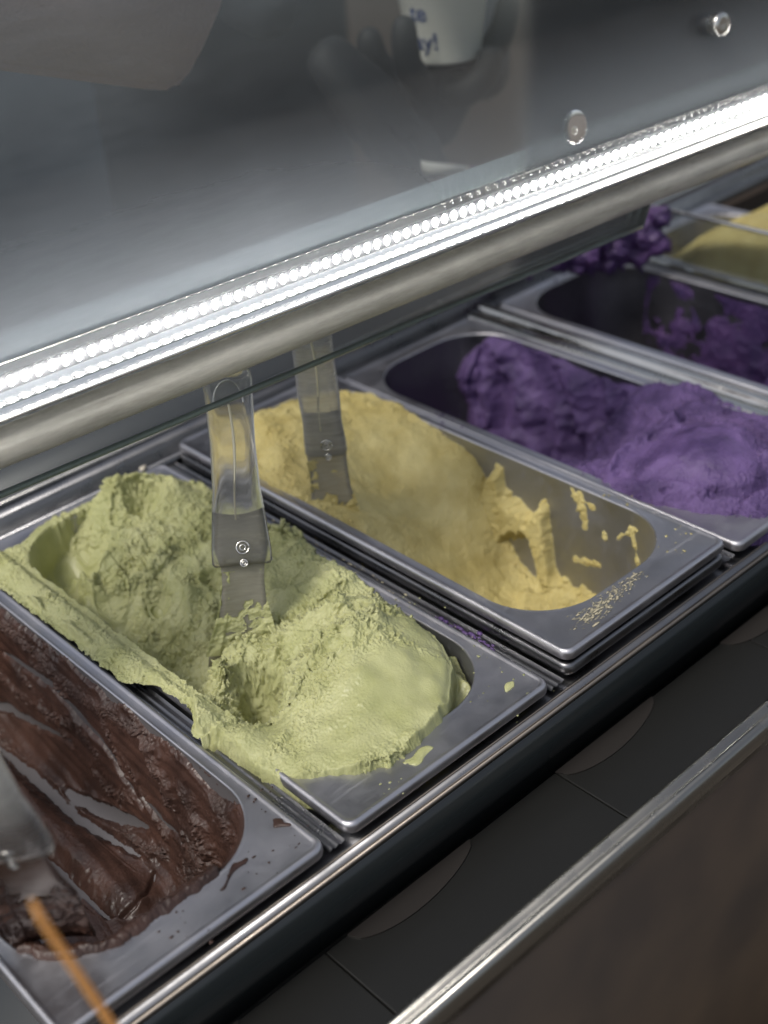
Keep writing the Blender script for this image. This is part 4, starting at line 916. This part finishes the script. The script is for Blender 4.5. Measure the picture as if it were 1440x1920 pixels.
# paper cup, held: a thing of its own
cup = empty('paper_cup', (cupc.x, cupc.y, cupc.z), label='white paper cup with blue lettering held in a black glove', cat='cup')
prof = [(.0, .002), (.031, .002), (.0325, 0), (.033, .002), (.045, .080), (.0465, .081), (.046, .083), (.044, .082), (.032, .004), (0, .004)]
V = [(cupc.x + r * math.cos(t), cupc.y + r * math.sin(t), cupc.z + h - .0) for r, h in prof for t in np.linspace(0, 2 * math.pi, 40, endpoint=False)]
link('cup_wall', mesh_np('cup_wall', np.array(V), grid_faces(len(prof), 40, close=True)), MAT['cup'], cup)
def lettering(txt, size, ang, h):
    cu = bpy.data.curves.new('t', 'FONT'); cu.body = txt; cu.size = size; cu.align_x = 'CENTER'; cu.offset = .0004
    o = bpy.data.objects.new('t', cu); COL.objects.link(o); dg = bpy.context.evaluated_depsgraph_get(); me = bpy.data.meshes.new_from_object(o.evaluated_get(dg)); bpy.data.objects.remove(o)
    for v in me.vertices:
        hh = h + v.co.y; r = .0330 + (.045 - .033) * hh / .08 + .0006; a = ang + v.co.x / r
        v.co = Vector((cupc.x + r * math.cos(a), cupc.y + r * math.sin(a), cupc.z + hh))
    link('lettering', me, MAT['ink'], cup, smooth=False)
fa = math.atan2(VIEW.y - cupc.y, VIEW.x - cupc.x)
lettering('te', .022, fa - .62, .041); lettering('ay!', .022, fa - .50, .015)

# the serving spatula with its purple load
sp3 = empty('serving_spatula', (.53, .45, .15), label='spatula gripped by the gloved hand and reaching into the dark purple pan', cat='spatula')
tube('handle', MAT['cup'], [(.492, .462, .152), (.500, .440, .148), (.540, .434, .136)], [.006, .006, .005], sp3, 12)
tube('blade', MAT['frost'], [(.540, .434, .136), (.590, .412, .092), (.650, .385, .055)], [.006, .010, .014], sp3, 12)
def lumpy(name, blobs, mat, vox, amp, seed, parent=None, **kw):
    bm = bmesh.new()
    for c, r in blobs: ico(bm, c, r, 2, .05)
    me = bpy.data.meshes.new(name); bm.to_mesh(me); bm.free(); o = bpy.data.objects.new(name, me); COL.objects.link(o)
    md = o.modifiers.new('r', 'REMESH'); md.mode = 'VOXEL'; md.voxel_size = vox
    sm_ = o.modifiers.new('s', 'SMOOTH'); sm_.iterations = 6
    dg = bpy.context.evaluated_depsgraph_get(); nm = bpy.data.meshes.new_from_object(o.evaluated_get(dg)); bpy.data.objects.remove(o); nm.name = name
    roughen(nm, amp, seed); roughen(nm, amp * .4, seed + 3)
    return link(name, nm, mat, parent, **kw)
rs2 = random.Random(9); bl = []
for k in range(190):
    t = rs2.random() ** .85; c = Vector((.600, .402, .050)).lerp(Vector((.708, .352, .040)), t); c += Vector((rs2.gauss(0, .008), rs2.gauss(0, .008), rs2.gauss(0, .011)))
    bl.append((c, rs2.uniform(.005, .0125)))
for q in (.2, .5, .75, .97):       # ragged pieces that hang down from the lump
    c = Vector((.600, .402, .040)).lerp(Vector((.708, .352, .030)), q)
    for k in range(7): bl.append((c + Vector((rs2.gauss(0, .002), rs2.gauss(0, .002), -.0045 * k)), .0055 - .0005 * k))
lumpy('purple_clump', bl, MAT['purple_dark'], .0016, .0032, 5, label='ragged dark purple ice cream clump hanging from the serving spatula', cat='ice cream')
bl = []
for k in range(26):
    t = rs2.random(); c = Vector((.5480, .430, .131)).lerp(Vector((.585, .424, .112)), t); bl.append((c + Vector((rs2.gauss(0, .003), rs2.gauss(0, .003), rs2.gauss(0, .003))), rs2.uniform(.004, .009)))
lumpy('purple_smear', bl, MAT['purple_dark'], .0016, .002, 8, sp3)

# pinkish slab at the upper left, behind the glass
pk = empty('leather_bag', (.22, .42, .33), label='grained pinkish brown bag with a rounded corner behind the glass', cat='bag')
ol = [(.04, .350), (.094, .3302), (.16, .307), (.215, .288), (.232, .284), (.242, .288), (.256, .300), (.272, .318), (.2877, .3373), (.302, .380), (.31, .46), (.04, .50)]
bm = bmesh.new(); f = [bm.verts.new((x, .40 + .01, z)) for x, z in ol]; b = [bm.verts.new((x, .43 + .03, z)) for x, z in ol]
bm.faces.new(f); bm.faces.new(b[::-1])
for i in range(len(ol)): bm.faces.new((f[i], f[(i + 1) % len(ol)], b[(i + 1) % len(ol)], b[i]))
bmesh.ops.recalc_face_normals(bm, faces=bm.faces); bmesh.ops.bevel(bm, geom=list(bm.edges), offset=.006, segments=3, affect='EDGES'); me = bpy.data.meshes.new('bag_body'); bm.to_mesh(me); bm.free(); link('bag_body', me, MAT['pink'], pk)

# back cabinets
cb = empty('back_cabinet', (1.2, 1.6, -.95), label='dark brown panelled cabinet standing behind the worker', cat='cabinet')
for k in range(8):
    box('door_panel', MAT['cabinet'] if k > 2 else MAT['greycab'], (-.6 + k * .50, -.105 + k * .50, 1.60, 1.64, -.93, .9), cb, bev=.003)
box('carcass', MAT['black'], (-.62, 3.42, 1.641, 2.1, -.95, .92), cb)
# narrow work top the worker stands at, lower than the pans
wt_ = empty('work_top', (.5, .70, -.95), label='dark work top behind the pans under the gloved hands', cat='work top')
box('top_panel', MAT['steel_dark'], (-.5, 1.7, .625, .78, -.10, -.07), wt_, bev=.002)

# ------------------------------------------------------------------ streak of orange glare, shaped as a thin stick added on the front rail
tube('orange_glare', MAT['glare'], [(-.2090, -.1233, .2139), (-.2080, -.1226, .205), (-.1900, -.1167, .110), (-.1700, -.1100, .0045)], [.0008, .0014, .0019, .0021], None, 10, label='blurred streak of orange light at lower left, built as a thin stick', cat='light streak')
